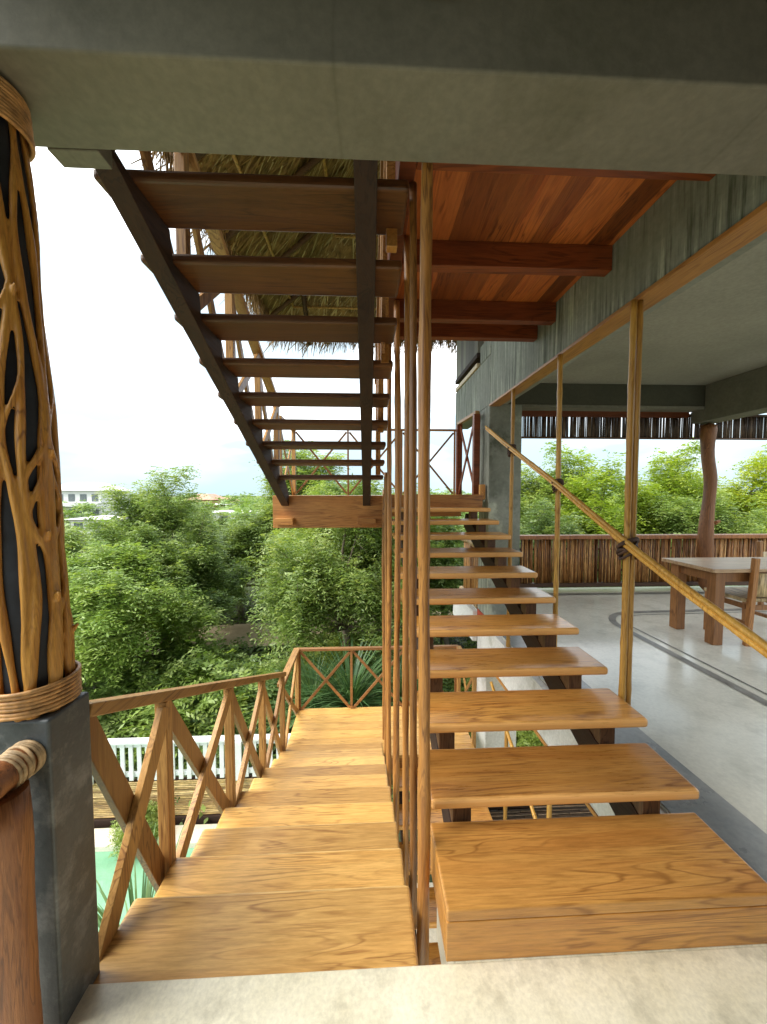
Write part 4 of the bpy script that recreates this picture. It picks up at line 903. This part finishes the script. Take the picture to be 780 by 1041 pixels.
for k in range(19):
    z = GZ + .13 + k * .027; b.tube([(FX0 + .4 * i, FY + random.uniform(-.004, .004), z + random.uniform(-.003, .003)) for i in range(14)] + [(FX1, FY, z)], .0135, 6)
b.build('cane_panel', 'cane_h', t)
b = MB(); b.box(FX0, FX1, FY + .02, FY + .05, GZ + .05, GZ + .64); b.build('backing_board', 'dark', t)
b = MB(); b.box(FX0, FX1, FY - .03, FY + .015, GZ, GZ + .11); b.build('plinth', 'dark', t, .004)
t = thing('reed_screen', (2.6, 4.95, GZ), 'dark screen of horizontal reeds on the ground floor under the stairs', 'screen')
b = MB()
for k in range(40):
    z = GZ + .08 + k * .022; x = 1.25
    while x < 4.2:
        l_ = random.uniform(.3, 1.2)
        if random.random() > .1: b.tube([(x, 4.2 + random.uniform(-.006, .006), z), (min(4.2, x + l_), 4.2, z)], .0095, 5)
        x += l_ + .01
b.build('reed_panel', 'reed_h', t)
b = MB(); b.box(1.25, 4.2, 4.225, 4.25, GZ + .05, GZ + .95); b.build('backing_board', 'dark', t)

# ------------------------------------------------------------------ town on the skyline
def house(label, px, d_, wd, dp, zb, h, wall, roof, hip=.9, floors=2, nw=5, ov=.5, flat=False):
    x = (px - 373) / 378 * d_; t = thing('house', (x, d_, zb), label, 'house')
    b = MB(); b.box(x - wd / 2, x + wd / 2, d_, d_ + dp, GZ, zb + h); b.build('wall', wall, t)
    b = MB(); X0, X1, Y0, Y1, Z = x - wd / 2 - ov, x + wd / 2 + ov, d_ - ov, d_ + dp + ov, zb + h + .003
    i = min(wd, dp) * .42
    vs = [(X0, Y0, Z), (X1, Y0, Z), (X1, Y1, Z), (X0, Y1, Z), (X0 + i, Y0 + i, Z + hip), (X1 - i, Y0 + i, Z + hip), (X1 - i, Y1 - i, Z + hip), (X0 + i, Y1 - i, Z + hip)]
    b.add(vs, [(3, 2, 1, 0), (4, 5, 6, 7), (0, 1, 5, 4), (1, 2, 6, 5), (2, 3, 7, 6), (3, 0, 4, 7)]); b.build('roof', roof, t)
    fh = h / floors; first = None
    for f in range(floors):
        for k in range(nw):
            wx = x - wd / 2 + wd * (k + .5) / nw; wz = zb + fh * f + fh * .52
            if first is None:
                b = MB(); b.box(wx - wd / nw * .28, wx + wd / nw * .28, d_ - .04, d_ + .04, wz - fh * .24, wz + fh * .24); first = b.build('window', 'glass_dark', t)
            else: clone(first, t, Vector((wx, d_, wz)))
        if f: b = MB(); b.box(x - wd / 2, x + wd / 2, d_ - .7, d_ - .045, zb + fh * f - .1, zb + fh * f + .5); b.build('balcony', wall, t)
    return t
house('white two storey house with pale hipped roof on the skyline', 84, 58, 8.5, 7, -2.6, 4.6, 'render_white', 'roof_pale', 1.3)
house('ochre house with terracotta roof on the skyline', 207, 70, 4.5, 6, -2.4, 2.8, 'render_ochre', 'roof_tile', 1.1, 1, 3)
house('low pale house with terracotta roof further right on the skyline', 228, 84, 4.6, 5, -2.6, 2.3, 'render_white', 'roof_tile', 1.0, 1, 3)
house('long white flat roofed house half hidden by treetops', 240, 50, 9, 5, -2.9, 1.9, 'render_white', 'roof_pale', .2, 1, 4)
house('small yellow house with a flat roof between the tiled roofs', 219, 62, 3.2, 4, -2.9, 2.6, 'render_ochre', 'roof_pale', .15, 1, 2)
house('low white walled house below the white two storey house', 112, 44, 7, 5, -3.1, 1.7, 'render_white', 'roof_pale', .25, 1, 4)
